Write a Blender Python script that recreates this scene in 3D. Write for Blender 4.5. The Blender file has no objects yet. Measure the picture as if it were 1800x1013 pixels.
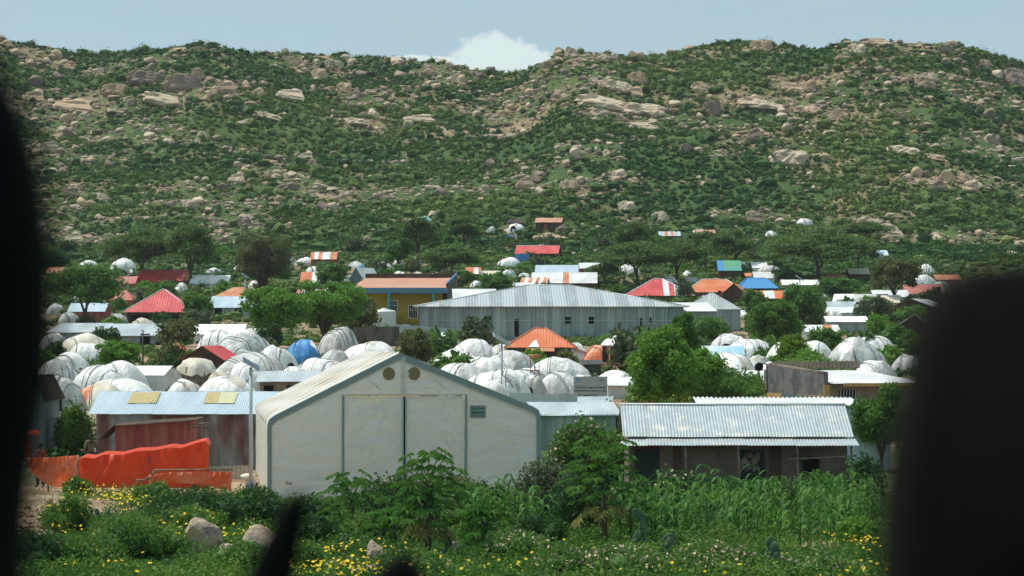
import bpy, bmesh, math, random
import numpy as np
from mathutils import Vector, Matrix

F = 4250.0      # focal length in photo pixels (85 mm lens on a 36 mm sensor)
HZ = 597.0      # eye level in photo pixels
H = 5.66        # camera height above the ground at the white tent
C = bpy.context.scene.collection
R = math.radians

# ------------------------------------------------------------------ camera, sky, sun, exposure
cd = bpy.data.cameras.new('camera')
cam = bpy.data.objects.new('camera', cd)
C.objects.link(cam)
cd.lens = 85; cd.sensor_width = 36; cd.shift_y = 0.0503
cd.clip_start = 0.05; cd.clip_end = 20000
cam.location = (0, 0, H); cam.rotation_euler = (R(90), 0, 0)
cd.dof.use_dof = True; cd.dof.focus_distance = 140; cd.dof.aperture_fstop = 4.6
bpy.context.scene.camera = cam

SUNDIR = Vector((-0.42, 0.16, 0.89)).normalized()
el = math.asin(SUNDIR.z); az = math.atan2(SUNDIR.x, SUNDIR.y)
w = bpy.data.worlds.new('World'); bpy.context.scene.world = w; w.use_nodes = True
nt = w.node_tree; nt.nodes.clear()
def N(t, **k):
    n = nt.nodes.new(t)
    for a, b in k.items(): setattr(n, a, b)
    return n
sky = N('ShaderNodeTexSky'); sky.sky_type = 'NISHITA'; sky.sun_disc = False
sky.sun_elevation = el; sky.sun_rotation = az
sky.altitude = 1500; sky.air_density = 1.0; sky.dust_density = 0.6; sky.ozone_density = 1.4
bg = N('ShaderNodeBackground'); bg.inputs[1].default_value = 0.098
out = N('ShaderNodeOutputWorld')
tc = N('ShaderNodeTexCoord'); sx = N('ShaderNodeSeparateXYZ')
nt.links.new(tc.outputs['Generated'], sx.inputs[0])
def MA(op, a, b=None, clamp=False):
    n = N('ShaderNodeMath', operation=op, use_clamp=clamp)
    for i, q in enumerate((a, b)):
        if q is None: continue
        if isinstance(q, (int, float)): n.inputs[i].default_value = q
        else: nt.links.new(q, n.inputs[i])
    return n.outputs[0]
# a low white cumulus far beyond the saddle between the two hills, defined by compass direction
yy = MA('MAXIMUM', sx.outputs[1], 0.05)
u_ = MA('DIVIDE', sx.outputs[0], yy); v_ = MA('DIVIDE', sx.outputs[2], yy)
cb = N('ShaderNodeCombineXYZ'); nt.links.new(u_, cb.inputs[0]); nt.links.new(v_, cb.inputs[1])
n1 = N('ShaderNodeTexNoise'); n1.inputs['Scale'].default_value = 130; n1.inputs['Detail'].default_value = 6; n1.inputs['Roughness'].default_value = .55
nt.links.new(cb.outputs[0], n1.inputs['Vector'])
def blob(cu, cv, ru, rv):
    a = MA('DIVIDE', MA('SUBTRACT', u_, cu), ru); b = MA('DIVIDE', MA('SUBTRACT', v_, cv), rv)
    return MA('SUBTRACT', 1.0, MA('SQRT', MA('ADD', MA('MULTIPLY', a, a), MA('MULTIPLY', b, b))))
m = MA('MAXIMUM', blob(-.008, .1135, .0185, .0145), blob(.006, .111, .0165, .0115))
m = MA('MAXIMUM', m, blob(-.019, .109, .012, .0085))
m = MA('MAXIMUM', m, blob(.015, .1105, .014, .008))
m = MA('MAXIMUM', m, blob(-.04, .1155, .022, .0022))
m = MA('ADD', m, MA('MULTIPLY', MA('SUBTRACT', n1.outputs[0], .5), 1.1))
m = MA('MULTIPLY', MA('ADD', m, 0.02), 4.2, True)
m = MA('MULTIPLY', m, .85)
n2 = N('ShaderNodeTexNoise'); n2.inputs['Scale'].default_value = 9; n2.inputs['Detail'].default_value = 4
mp = N('ShaderNodeMapping'); mp.inputs['Scale'].default_value = (1, 4, 1)
nt.links.new(cb.outputs[0], mp.inputs[0]); nt.links.new(mp.outputs[0], n2.inputs['Vector'])
thin = MA('ADD', .72, MA('MULTIPLY', MA('SUBTRACT', n2.outputs[0], .4), .5), True)
hs = N('ShaderNodeMix', data_type='RGBA'); hs.inputs['B'].default_value = (3.5, 4.8, 5.15, 1)
nt.links.new(thin, hs.inputs['Factor']); nt.links.new(sky.outputs[0], hs.inputs['A'])
cm = N('ShaderNodeMix', data_type='RGBA'); cm.inputs['B'].default_value = (6.3, 7.2, 7.15, 1)
nt.links.new(m, cm.inputs['Factor']); nt.links.new(hs.outputs['Result'], cm.inputs['A'])
nt.links.new(cm.outputs['Result'], bg.inputs[0]); nt.links.new(bg.outputs[0], out.inputs[0])

sd = bpy.data.lights.new('sun', 'SUN'); sd.energy = 3.4; sd.angle = R(.5); sd.color = (1, .95, .87)
so = bpy.data.objects.new('sun', sd); C.objects.link(so)
so.rotation_euler = SUNDIR.to_track_quat('Z', 'Y').to_euler()
vs = bpy.context.scene.view_settings
vs.view_transform = 'Standard'; vs.look = 'None'; vs.exposure = .36; vs.gamma = 1

# ------------------------------------------------------------------ materials
def mat(name, col, col2=None, rough=.75, metal=0, scale=2.0, stretch=(1, 1, 1), mixlo=.42, mixhi=.62, var=.18, vscale=9,
        bump=0, bscale=8, bstretch=(1, 1, 1), leaf=False, tint=None, randcol=0, spec=.35, trans=.32, cloth=0):
    m = bpy.data.materials.new(name); m.use_nodes = True
    t = m.node_tree; t.nodes.clear(); L = t.links.new
    o = t.nodes.new('ShaderNodeOutputMaterial')
    c = t.nodes.new('ShaderNodeTexCoord')
    oi = t.nodes.new('ShaderNodeObjectInfo')
    add = t.nodes.new('ShaderNodeVectorMath'); add.operation = 'ADD'
    L(c.outputs['Object'], add.inputs[0]); L(oi.outputs['Location'], add.inputs[1])
    def noise(sc, st, det=4):
        mpn = t.nodes.new('ShaderNodeMapping'); mpn.inputs['Scale'].default_value = st
        L(add.outputs[0], mpn.inputs[0])
        n = t.nodes.new('ShaderNodeTexNoise'); n.inputs['Scale'].default_value = sc; n.inputs['Detail'].default_value = det
        L(mpn.outputs[0], n.inputs['Vector']); return n
    base = None
    rgb = t.nodes.new('ShaderNodeRGB'); rgb.outputs[0].default_value = (*col, 1); base = rgb.outputs[0]
    if col2:
        mr = t.nodes.new('ShaderNodeMapRange'); mr.inputs[1].default_value = mixlo; mr.inputs[2].default_value = mixhi
        if tint:
            at = t.nodes.new('ShaderNodeAttribute'); at.attribute_name = tint; L(at.outputs['Fac'], mr.inputs[0])
        else:
            L(noise(scale, stretch).outputs[0], mr.inputs[0])
        mx = t.nodes.new('ShaderNodeMix'); mx.data_type = 'RGBA'
        L(mr.outputs[0], mx.inputs['Factor']); L(base, mx.inputs['A']); mx.inputs['B'].default_value = (*col2, 1)
        base = mx.outputs['Result']
    hv = t.nodes.new('ShaderNodeHueSaturation'); L(base, hv.inputs['Color'])
    mr2 = t.nodes.new('ShaderNodeMapRange'); mr2.inputs[1].default_value = .3; mr2.inputs[2].default_value = .7
    mr2.inputs[3].default_value = 1 - var; mr2.inputs[4].default_value = 1 + var
    L(noise(vscale, stretch, 5).outputs[0], mr2.inputs[0])
    val = mr2.outputs[0]
    if randcol:
        mr3 = t.nodes.new('ShaderNodeMapRange'); mr3.inputs[3].default_value = 1 - randcol; mr3.inputs[4].default_value = 1 + randcol
        L(oi.outputs['Random'], mr3.inputs[0])
        mu = t.nodes.new('ShaderNodeMath'); mu.operation = 'MULTIPLY'; L(val, mu.inputs[0]); L(mr3.outputs[0], mu.inputs[1]); val = mu.outputs[0]
    L(val, hv.inputs['Value']); base = hv.outputs[0]
    if leaf:
        a = t.nodes.new('ShaderNodeBsdfPrincipled'); a.inputs['Roughness'].default_value = .6; a.inputs['Specular IOR Level'].default_value = .12
        b = t.nodes.new('ShaderNodeBsdfTranslucent')
        br = t.nodes.new('ShaderNodeMix'); br.data_type = 'RGBA'; br.inputs['Factor'].default_value = .5
        L(base, br.inputs['A']); br.inputs['B'].default_value = (col[0] * 1.6, col[1] * 1.7, col[2] * .9, 1)
        L(base, a.inputs['Base Color']); L(br.outputs['Result'], b.inputs['Color'])
        s = t.nodes.new('ShaderNodeMixShader'); s.inputs[0].default_value = trans
        L(a.outputs[0], s.inputs[1]); L(b.outputs[0], s.inputs[2]); L(s.outputs[0], o.inputs[0]); return m
    p = t.nodes.new('ShaderNodeBsdfPrincipled')
    L(base, p.inputs['Base Color']); p.inputs['Roughness'].default_value = rough; p.inputs['Metallic'].default_value = metal
    p.inputs['Specular IOR Level'].default_value = spec
    if bump:
        bn = t.nodes.new('ShaderNodeBump'); bn.inputs['Strength'].default_value = 1; bn.inputs['Distance'].default_value = bump
        L(noise(bscale, bstretch, 5).outputs[0], bn.inputs['Height']); L(bn.outputs[0], p.inputs['Normal'])
    if cloth:
        b = t.nodes.new('ShaderNodeBsdfTranslucent'); L(base, b.inputs['Color'])
        s = t.nodes.new('ShaderNodeMixShader'); s.inputs[0].default_value = cloth
        L(p.outputs[0], s.inputs[1]); L(b.outputs[0], s.inputs[2]); L(s.outputs[0], o.inputs[0]); return m
    L(p.outputs[0], o.inputs[0]); return m

M = {}
M['tarp'] = mat('white_tarpaulin', (.84, .85, .84), (.68, .67, .62), rough=.42, scale=.7, mixlo=.46, mixhi=.66, var=.12, bump=.15, bscale=2.6, bstretch=(1, 1, .35), randcol=.12)
M['tarp_grey'] = mat('grey_tarpaulin', (.58, .60, .58), (.42, .43, .41), rough=.5, scale=.8, mixlo=.45, mixhi=.6, var=.12, bump=.15, bscale=2.6, bstretch=(1, 1, .35), randcol=.08)
M['tarp_beige'] = mat('beige_tarpaulin', (.66, .62, .52), (.52, .46, .36), rough=.6, scale=.6, var=.08, bump=.07, bscale=2.2, randcol=.06)
M['tarp_blue'] = mat('blue_tarpaulin', (.07, .25, .60), (.12, .36, .66), rough=.4, scale=.8, bump=.08, bscale=2.5)
M['tarp_cyan'] = mat('pale_blue_tarpaulin', (.30, .55, .68), (.6, .7, .72), rough=.45, scale=.5, bump=.06, bscale=2.5)
M['tarp_orange'] = mat('orange_tarpaulin', (.72, .20, .08), (.78, .34, .2), rough=.5, scale=.8, bump=.06, bscale=2.5)
M['tarp_red'] = mat('red_orange_sheet', (.82, .095, .028), (.74, .07, .025), rough=.45, scale=.5, var=.06, bump=.12, bscale=1.6, cloth=.35)
M['tarp_red2'] = mat('faded_orange_sheet', (.76, .16, .06), (.80, .25, .13), rough=.38, scale=1.3, var=.08, bump=.08, bscale=4, cloth=.35)
M['dark_cloth'] = mat('dark_cloth', (.03, .035, .045), (.09, .04, .05), rough=.9, scale=1.2)
M['net'] = mat('dark_green_net', (.045, .055, .05), (.07, .085, .08), rough=.9, scale=2, var=.3, bump=.03)
M['rope'] = mat('dark_rope', (.07, .07, .07), rough=.9)
M['dark'] = mat('dark_opening', (.012, .011, .010), rough=.95, spec=.1)
M['black'] = mat('shade_black_trim', (.004, .005, .006), rough=.9, spec=.05)  # near-black colour stands in for the shade inside the vehicle
M['black2'] = mat('shade_black_fabric', (.007, .007, .006), rough=.95, spec=.05)  # the cabin shade is put into this colour too
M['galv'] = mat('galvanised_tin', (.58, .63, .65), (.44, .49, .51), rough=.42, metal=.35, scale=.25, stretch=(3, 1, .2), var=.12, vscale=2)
M['galv_blue'] = mat('bluish_tin', (.42, .53, .60), (.50, .60, .66), rough=.45, metal=.25, scale=.5, stretch=(2, .4, 1), var=.06)
M['galv_old'] = mat('weathered_tin_with_paint_flakes', (.38, .43, .45), (.54, .54, .50), rough=.5, metal=.2, scale=2.0, mixlo=.55, mixhi=.68, var=.10, vscale=3, stretch=(1, .8, 1))
M['galv_mid'] = mat('dull_galvanised_roof', (.37, .41, .42), (.30, .335, .345), rough=.5, metal=.3, scale=.25, stretch=(3, 1, .2), var=.14, vscale=2)
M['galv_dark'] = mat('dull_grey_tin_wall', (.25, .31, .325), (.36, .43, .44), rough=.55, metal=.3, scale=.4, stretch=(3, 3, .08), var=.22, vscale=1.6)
M['galv_white'] = mat('pale_tin', (.72, .74, .74), (.56, .58, .58), rough=.5, metal=.1, scale=.4, var=.1)
M['rusty'] = mat('rusty_pink_tin_wall', (.20, .085, .068), (.36, .36, .36), rough=.6, metal=.15, scale=.55, stretch=(2.2, 2.2, .7), mixlo=.42, mixhi=.66, var=.3, vscale=1.4)
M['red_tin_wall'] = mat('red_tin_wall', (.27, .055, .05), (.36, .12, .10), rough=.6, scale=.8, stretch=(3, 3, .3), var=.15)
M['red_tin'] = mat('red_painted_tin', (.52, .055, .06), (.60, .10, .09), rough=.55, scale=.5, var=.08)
M['faded_red'] = mat('faded_red_tin', (.45, .12, .10), (.5, .2, .16), rough=.6, scale=.5)
M['orange_tin'] = mat('orange_painted_tin', (.58, .155, .06), (.62, .23, .12), rough=.65, scale=.5, var=.1)
M['rust_orange'] = mat('rusty_orange_tin', (.48, .17, .08), (.58, .28, .15), rough=.65, scale=.6)
M['salmon'] = mat('salmon_roof', (.46, .23, .155), (.52, .29, .20), rough=.7, scale=.3, var=.08)
M['blue_tin'] = mat('bright_blue_tin', (.06, .25, .52), rough=.5, var=.06)
M['green_tin'] = mat('bright_green_tin', (.10, .33, .18), (.06, .3, .5), rough=.5, scale=.3)
M['yellow_wall'] = mat('yellow_plaster', (.36, .27, .025), (.28, .22, .03), rough=.85, scale=.5, var=.1)
M['mud'] = mat('mud_wall', (.19, .155, .13), (.11, .09, .075), rough=.95, scale=.8, var=.15, bump=.03, bscale=5)
M['brown'] = mat('brown_board_wall', (.10, .065, .045), (.065, .04, .03), rough=.9, scale=1)
M['concrete'] = mat('grey_render', (.15, .155, .155), (.085, .09, .09), rough=.95, scale=1.4, var=.2, bump=.03)
M['concrete_dark'] = mat('dark_block_wall', (.13, .125, .11), (.06, .06, .05), rough=.95, scale=.9, var=.2, stretch=(1, 1, .4))
M['concrete_tan'] = mat('tan_render', (.26, .21, .15), (.18, .15, .11), rough=.9, scale=1)
M['ochre'] = mat('ochre_paint', (.42, .27, .10), rough=.85)
M['wood'] = mat('weathered_wood', (.16, .12, .085), (.24, .20, .15), rough=.9, scale=3)
M['bark'] = mat('bark', (.085, .065, .05), (.14, .115, .09), rough=.95, scale=4, stretch=(1, 1, .3), bump=.02)
M['rust_steel'] = mat('rusty_steel', (.19, .055, .03), (.28, .09, .05), rough=.8, scale=4)
M['steel'] = mat('painted_steel', (.48, .52, .54), rough=.4, metal=.3, var=.05)
M['steel_dark'] = mat('dark_steel', (.03, .03, .035), rough=.6)
M['blue_paint'] = mat('dark_blue_paint', (.02, .045, .20), rough=.5)
M['teal'] = mat('teal_paint', (.05, .30, .28), rough=.6)
M['fascia'] = mat('blue_fascia', (.05, .17, .34), (.08, .30, .30), rough=.6, scale=2, stretch=(.1, .1, 6))
M['panel'] = mat('solar_cells', (.05, .08, .12), rough=.15, spec=.8, var=.1)
M['white'] = mat('white_paint', (.76, .77, .76), rough=.5, var=.04)
M['tank'] = mat('white_plastic', (.70, .71, .69), rough=.45, var=.05)
M['skylight'] = mat('yellow_skylight_sheet', (.46, .38, .17), rough=.5, var=.15, vscale=6)
M['skylight2'] = mat('cream_skylight_sheet', (.56, .54, .34), rough=.5, var=.1, vscale=6)
M['tentcloth'] = mat('white_tent_membrane', (.88, .865, .82), (.80, .76, .68), rough=.3, scale=.3, mixlo=.5, mixhi=.9, var=.03, bump=.13, bscale=1.6, bstretch=(.6, 1, 1.3), spec=.6, cloth=.5)
M['tentroof'] = mat('sunbleached_tent_membrane', (.84, .82, .76), (.70, .61, .47), rough=.5, scale=.45, stretch=(1, .4, 1), mixlo=.48, mixhi=.75, var=.04, bump=.02, bscale=1, cloth=.34)
M['tenttrim'] = mat('grey_tent_trim', (.27, .31, .31), rough=.45, var=.05)
M['khaki'] = mat('khaki_mesh', (.27, .20, .10), rough=.9, var=.1, bump=.05, bscale=2)
M['sign'] = mat('pale_grey_signboard', (.36, .41, .42), rough=.5, var=.03)
M['ink'] = mat('dark_lettering', (.035, .05, .06), rough=.7, var=0)
M['inkblue'] = mat('blue_emblem', (.05, .25, .42), rough=.6, var=0)
M['inkred'] = mat('red_emblem', (.55, .08, .10), rough=.6, var=0)
M['bannergreen'] = mat('green_banner', (.004, .16, .11), (.004, .10, .09), rough=.5, scale=3)
M['bannertext'] = mat('pale_lettering', (.5, .55, .38), rough=.6, var=.1)
M['clear'] = mat('grey_plastic_pocket', (.30, .31, .30), (.2, .22, .22), rough=.25, scale=3)
M['pink'] = mat('pink_cloth', (.75, .12, .35), rough=.8)
M['skin'] = mat('skin', (.12, .06, .035), rough=.6)
M['hair'] = mat('hair', (.01, .009, .008), rough=.8)
M['shirt'] = mat('olive_shirt', (.20, .16, .11), rough=.9)
M['shirt_red'] = mat('red_shirt', (.35, .05, .04), rough=.9)
M['trousers'] = mat('dark_blue_trousers', (.03, .05, .09), rough=.9)
M['robe'] = mat('brown_robe', (.16, .07, .04), rough=.9)
M['green_door'] = mat('dark_green_door', (.010, .028, .022), rough=.6)
M['maroon'] = mat('maroon_board', (.16, .03, .04), rough=.7)
M['rock'] = mat('pink_granite', (.46, .335, .225), (.28, .21, .15), rough=.95, scale=.35, mixlo=.45, mixhi=.75, var=.22, vscale=.9, bump=.25, bscale=.8, randcol=.18)
M['rock_pale'] = mat('pale_granite', (.55, .445, .32), (.37, .30, .22), rough=.95, scale=.3, mixlo=.45, mixhi=.7, var=.18, vscale=.8, bump=.25, bscale=.7, randcol=.12)
M['rock_dark'] = mat('dark_granite', (.29, .22, .17), (.18, .14, .11), rough=.95, scale=.4, var=.2, vscale=1, bump=.25, bscale=.8, randcol=.15)
M['rock_near'] = mat('weathered_stone', (.44, .34, .24), (.26, .21, .17), rough=.95, scale=1.5, var=.2, bump=.05, bscale=4)
LC = {'bright': ((.10, .23, .036), (.16, .30, .055)), 'mid': ((.075, .165, .038), (.125, .22, .052)), 'dark': ((.038, .085, .032), (.065, .13, .042)),
      'acacia': ((.085, .15, .045), (.13, .19, .06)), 'olive': ((.09, .12, .05), (.15, .17, .07)), 'yellow': ((.16, .24, .03), (.10, .20, .03)),
      'grey': ((.07, .10, .055), (.12, .15, .085)), 'papaya': ((.06, .17, .035), (.12, .22, .05)), 'dry': ((.30, .30, .12), (.2, .2, .08))}
for k, (a, b) in LC.items():
    M['leaf_' + k] = mat(k + '_leaves', a, b, leaf=True, scale=.8, mixlo=.35, mixhi=.65, var=.25, vscale=3)
M['leaf_maize'] = mat('maize_leaves', (.038, .12, .022), (.10, .21, .045), leaf=True, scale=3, var=.3, vscale=2)
M['leaf_scrub'] = mat('hill_scrub_leaves', (.036, .095, .026), (.125, .185, .04), leaf=True, tint='tint', mixlo=.1, mixhi=.9, var=.25, vscale=.6, trans=.2)
M['leaf_weed'] = mat('weed_leaves', (.04, .11, .022), (.15, .25, .045), leaf=True, tint='tint', mixlo=0, mixhi=1, var=.25, vscale=2)
M['grass'] = mat('grass_blades', (.07, .14, .03), (.12, .19, .05), leaf=True, tint='tint', mixlo=0, mixhi=1, var=.2, vscale=2)
M['yellow'] = mat('yellow_petals', (.80, .56, .01), (.72, .44, .01), rough=.7, scale=5)
M['blossom'] = mat('cream_blossom', (.60, .45, .33), rough=.8, randcol=.1)
M['orange_blossom'] = mat('amber_blossom', (.55, .33, .02), rough=.8)
M['cactus'] = mat('cactus_skin', (.055, .11, .06), (.08, .14, .08), rough=.6, scale=3)
M['fruit'] = mat('green_papaya', (.045, .12, .03), rough=.4)

# ------------------------------------------------------------------ mesh building
class MB:
    def __init__(s): s.V = []; s.n = 0; s.F = []; s.T = []
    def add(s, v, f, mi=0, smooth=False, tint=0.0):
        v = np.asarray(v, float).reshape(-1, 3)
        if isinstance(f, np.ndarray): groups = [f]
        else:
            g = {}
            for q in f: g.setdefault(len(q), []).append(q)
            groups = [np.array(x) for x in g.values()]
        for a in groups:
            if len(a): s.F.append((a + s.n, mi, smooth))
        s.V.append(v); s.n += len(v)
        s.T.append(np.broadcast_to(np.asarray(tint, float), (len(v),)))
        return s
    def box(s, c, d, mi=0, rz=0):
        x, y, z = d[0] / 2, d[1] / 2, d[2] / 2
        v = np.array([(a, b, e) for a in (-x, x) for b in (-y, y) for e in (-z, z)])
        if rz:
            cs, sn = math.cos(rz), math.sin(rz); v = np.c_[v[:, 0] * cs - v[:, 1] * sn, v[:, 0] * sn + v[:, 1] * cs, v[:, 2]]
        return s.add(v + np.array(c), [(0, 1, 3, 2), (4, 6, 7, 5), (0, 4, 5, 1), (2, 3, 7, 6), (0, 2, 6, 4), (1, 5, 7, 3)], mi)
    def tube(s, pts, r, n=8, mi=0, cap=True):
        pts = [Vector(p) for p in pts]
        if not hasattr(r, '__len__'): r = [r] * len(pts)
        V = []; Fc = []
        ref = Vector((0.13, 0.95, 0.29)).normalized()
        for i, p in enumerate(pts):
            d = (pts[min(i + 1, len(pts) - 1)] - pts[max(i - 1, 0)])
            d = d.normalized() if d.length > 1e-9 else Vector((0, 0, 1))
            a = d.cross(ref)
            if a.length < .1: a = d.cross(Vector((1, 0, 0)))
            a.normalize(); b = d.cross(a)
            for k in range(n):
                t = 2 * math.pi * k / n; V.append(p + (a * math.cos(t) + b * math.sin(t)) * r[i])
        for i in range(len(pts) - 1):
            for k in range(n):
                Fc.append((i * n + k, i * n + (k + 1) % n, (i + 1) * n + (k + 1) % n, (i + 1) * n + k))
        if cap: Fc += [tuple(range(n))[::-1], tuple((len(pts) - 1) * n + k for k in range(n))]
        return s.add([tuple(v) for v in V], Fc, mi, True)
    def lathe(s, prof, n=24, c=(0, 0, 0), mi=0):
        V = []; Fc = []
        for (r, z) in prof:
            for k in range(n):
                t = 2 * math.pi * k / n; V.append((c[0] + r * math.cos(t), c[1] + r * math.sin(t), c[2] + z))
        for i in range(len(prof) - 1):
            for k in range(n):
                Fc.append((i * n + k, i * n + (k + 1) % n, (i + 1) * n + (k + 1) % n, (i + 1) * n + k))
        return s.add(V, Fc, mi, True)
    def sheet(s, p0, u, v, W, L, pitch=.25, amp=.02, mi=0, pattern=None, panel=.9, rows=2, sag=0, seed=0):
        """corrugated sheet: from p0 W metres along u, up v by L(x)"""
        p0 = np.array(p0, float); u = np.array(u, float); v = np.array(v, float); nrm = np.cross(u, v); nrm /= np.linalg.norm(nrm)
        nc = int(min(max(W / pitch * 4, 4), 900)) if amp else max(2, int(W / .5))
        xs = np.linspace(0, W, nc + 1)
        rg = np.random.RandomState(seed + 7)
        ph = 2 * np.pi * xs / pitch
        off = amp * np.sin(ph) if amp else np.zeros_like(xs)
        pn = (xs / panel).astype(int); jit = rg.uniform(-.012, .012, pn.max() + 2)
        off = off + jit[pn] * (1 if amp else 0)
        Ls = np.array([max(L(x), 0) if callable(L) else L for x in xs])
        V = []
        for r in range(rows):
            t = r / (rows - 1)
            o = off - sag * math.sin(math.pi * t) * np.sin(np.pi * xs / W)
            V.append(p0 + np.outer(xs, u) + np.outer(Ls * t, v) + np.outer(o, nrm))
        V = np.concatenate(V); n1_ = nc + 1
        base = np.arange(nc)
        for r in range(rows - 1):
            q = np.stack([base + r * n1_, base + 1 + r * n1_, base + 1 + (r + 1) * n1_, base + (r + 1) * n1_], 1)
            if pattern:
                pi = pn[:-1]
                idx = np.array([int(pattern[k % len(pattern)]) for k in pi])
                for m_ in set(idx): s.F.append((q[idx == m_] + s.n, m_, bool(amp)))
            else: s.F.append((q + s.n, mi, bool(amp)))
        s.V.append(V); s.n += len(V); s.T.append(np.zeros(len(V)))
        return s
    def build(s, name, mats, parent=None, tint=False):
        me = bpy.data.meshes.new(name)
        V = np.concatenate(s.V); me.vertices.add(len(V)); me.vertices.foreach_set('co', V.ravel())
        loops = np.concatenate([f.ravel() for f, _, _ in s.F]); tot = np.concatenate([np.full(len(f), f.shape[1]) for f, _, _ in s.F])
        start = np.concatenate([[0], np.cumsum(tot)[:-1]])
        me.loops.add(len(loops)); me.loops.foreach_set('vertex_index', loops.astype(np.int32))
        me.polygons.add(len(tot)); me.polygons.foreach_set('loop_start', start.astype(np.int32))
        me.polygons.foreach_set('material_index', np.concatenate([np.full(len(f), m_) for f, m_, _ in s.F]).astype(np.int32))
        me.polygons.foreach_set('use_smooth', np.concatenate([np.full(len(f), sm) for f, _, sm in s.F]))
        if not isinstance(mats, (list, tuple)): mats = [mats]
        for m_ in mats: me.materials.append(M[m_] if isinstance(m_, str) else m_)
        me.update(calc_edges=True); me.validate()
        if tint:
            at = me.attributes.new('tint', 'FLOAT', 'POINT'); at.data.foreach_set('value', np.concatenate(s.T))
        o = bpy.data.objects.new(name, me); C.objects.link(o)
        if parent: o.parent = parent
        return o

USED = {}
def tag(o, label=None, cat=None, group=None, kind=None):
    if label:
        assert 4 <= len(label.split()) <= 16, label
        if label in USED and not (group and USED[label] == group): print('DUPLICATE LABEL', label)
        USED[label] = group; o['label'] = label
    if cat: o['category'] = cat
    if group: o['group'] = group
    if kind: o['kind'] = kind
    return o
def thing(name, label, cat, loc, rz=0, group=None):
    o = bpy.data.objects.new(name, None); C.objects.link(o); o.empty_display_size = .3
    o.location = loc; o.rotation_euler = (0, 0, rz)
    return tag(o, label, cat, group)

# ------------------------------------------------------------------ terrain
def vnoise(x, y, seed=0):
    xi = np.floor(x).astype(np.int64); yi = np.floor(y).astype(np.int64); fx = x - xi; fy = y - yi
    fx = fx * fx * (3 - 2 * fx); fy = fy * fy * (3 - 2 * fy)
    def h(a, b):
        n = (a * 374761393 + b * 668265263 + seed * 1442695041) & 0xffffffff
        n = ((n ^ (n >> 13)) * 1274126177) & 0xffffffff
        return ((n ^ (n >> 16)) & 0xffff) / 65535.0
    return (h(xi, yi) * (1 - fx) + h(xi + 1, yi) * fx) * (1 - fy) + (h(xi, yi + 1) * (1 - fx) + h(xi + 1, yi + 1) * fx) * fy
def fbm(x, y, seed=0, o=4):
    s_ = 0; a = 1; t = 0
    for i in range(o):
        s_ = s_ + a * (vnoise(x * 2 ** i, y * 2 ** i, seed + i) - .5); t += a; a *= .5
    return s_ / t
PD = [-3000, -30, 0, 20, 45, 50, 55, 65, 75, 85, 100, 115, 130, 150, 170, 200, 240, 290, 330, 380, 430, 480]
PZ = [2, 4, 4.1, 2.5, .97, .8, .64, .34, .10, 0, .18, .71, 1.44, 2.2, 2.74, 3.4, 4.36, 5.66, 8.15, 12.5, 18.5, 24.5]
RX = [-2500, -600, 0, 60, 130, 160, 190, 260, 340, 380, 440, 500, 560, 640, 700, 780, 850, 890, 930, 985, 1040, 1150, 1180, 1230, 1300, 1340, 1400, 1450, 1490, 1540, 1620, 1680, 1700, 1750, 1800, 2300, 4500]
RY = [300, 120, 72, 82, 93, 98, 93, 90, 79, 80, 93, 92, 97, 100, 105, 111, 124, 127, 122, 91, 94, 99, 94, 83, 73, 74, 84, 87, 76, 72, 77, 75, 84, 97, 110, 150, 320]
def ridgeD(px): return 668 + 26 * np.sin(px / 260.0) + 14 * np.sin(px / 97.0 + 1) + 30 * np.exp(-((px - 890) / 90.0) ** 2)
def ground(x, y):
    x = np.asarray(x, float); y = np.asarray(y, float)
    zf = np.interp(y, PD, PZ) + .25 * fbm(x / 9, y / 9, 3) * np.clip((y - 60) / 60, 0.3, 1) * np.clip((480 - y) / 40, 0, 1)
    # low earth bank in the left foreground
    pxn = 900 + F * x / np.maximum(y, 20)
    zf = zf + .55 * np.exp(-((pxn - 60) / 170.0) ** 2 - ((y - 78) / 5.0) ** 2) + .35 * np.exp(-((pxn - 260) / 90.0) ** 2 - ((y - 66) / 5.0) ** 2)
    px = 900 + F * x / np.maximum(y, 60); dr = ridgeD(px)
    t = (y - 480) / (dr - 480); tc_ = np.clip(t, 0, 1)
    ry = np.interp(px, RX, RY)
    pyv = 430 - (430 - ry) * (1 - (1 - tc_) ** 1.12)
    yy_ = np.minimum(y, dr)
    zh = H - (pyv - HZ) * yy_ / F
    bell = np.sin(np.pi * tc_) ** .6
    zh = zh + bell * (9 * fbm(x / 60, y / 45, 11, 4) + 2.4 * fbm(x / 12, y / 12, 21, 3)) + np.clip(t * 6, 0, 1) * .9 * fbm(x / 7, y / 7, 31, 3)
    zh = np.where(y > dr, np.maximum(zh - (y - dr) * .28, 12), zh)
    return np.where(y > 480, zh, zf)
_D = np.concatenate([np.arange(40, 480, .5), np.arange(480, 760, .75)])
def hit(px, py):
    """first ground point met by looking along the photo pixel"""
    x = (px - 900) / F * _D; z = ground(x, _D); p = HZ - (z - H) * F / _D
    i = np.argmax(p <= py)
    if p[i] > py: i = int(np.argmin(p))
    return x[i], _D[i], z[i]

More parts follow.
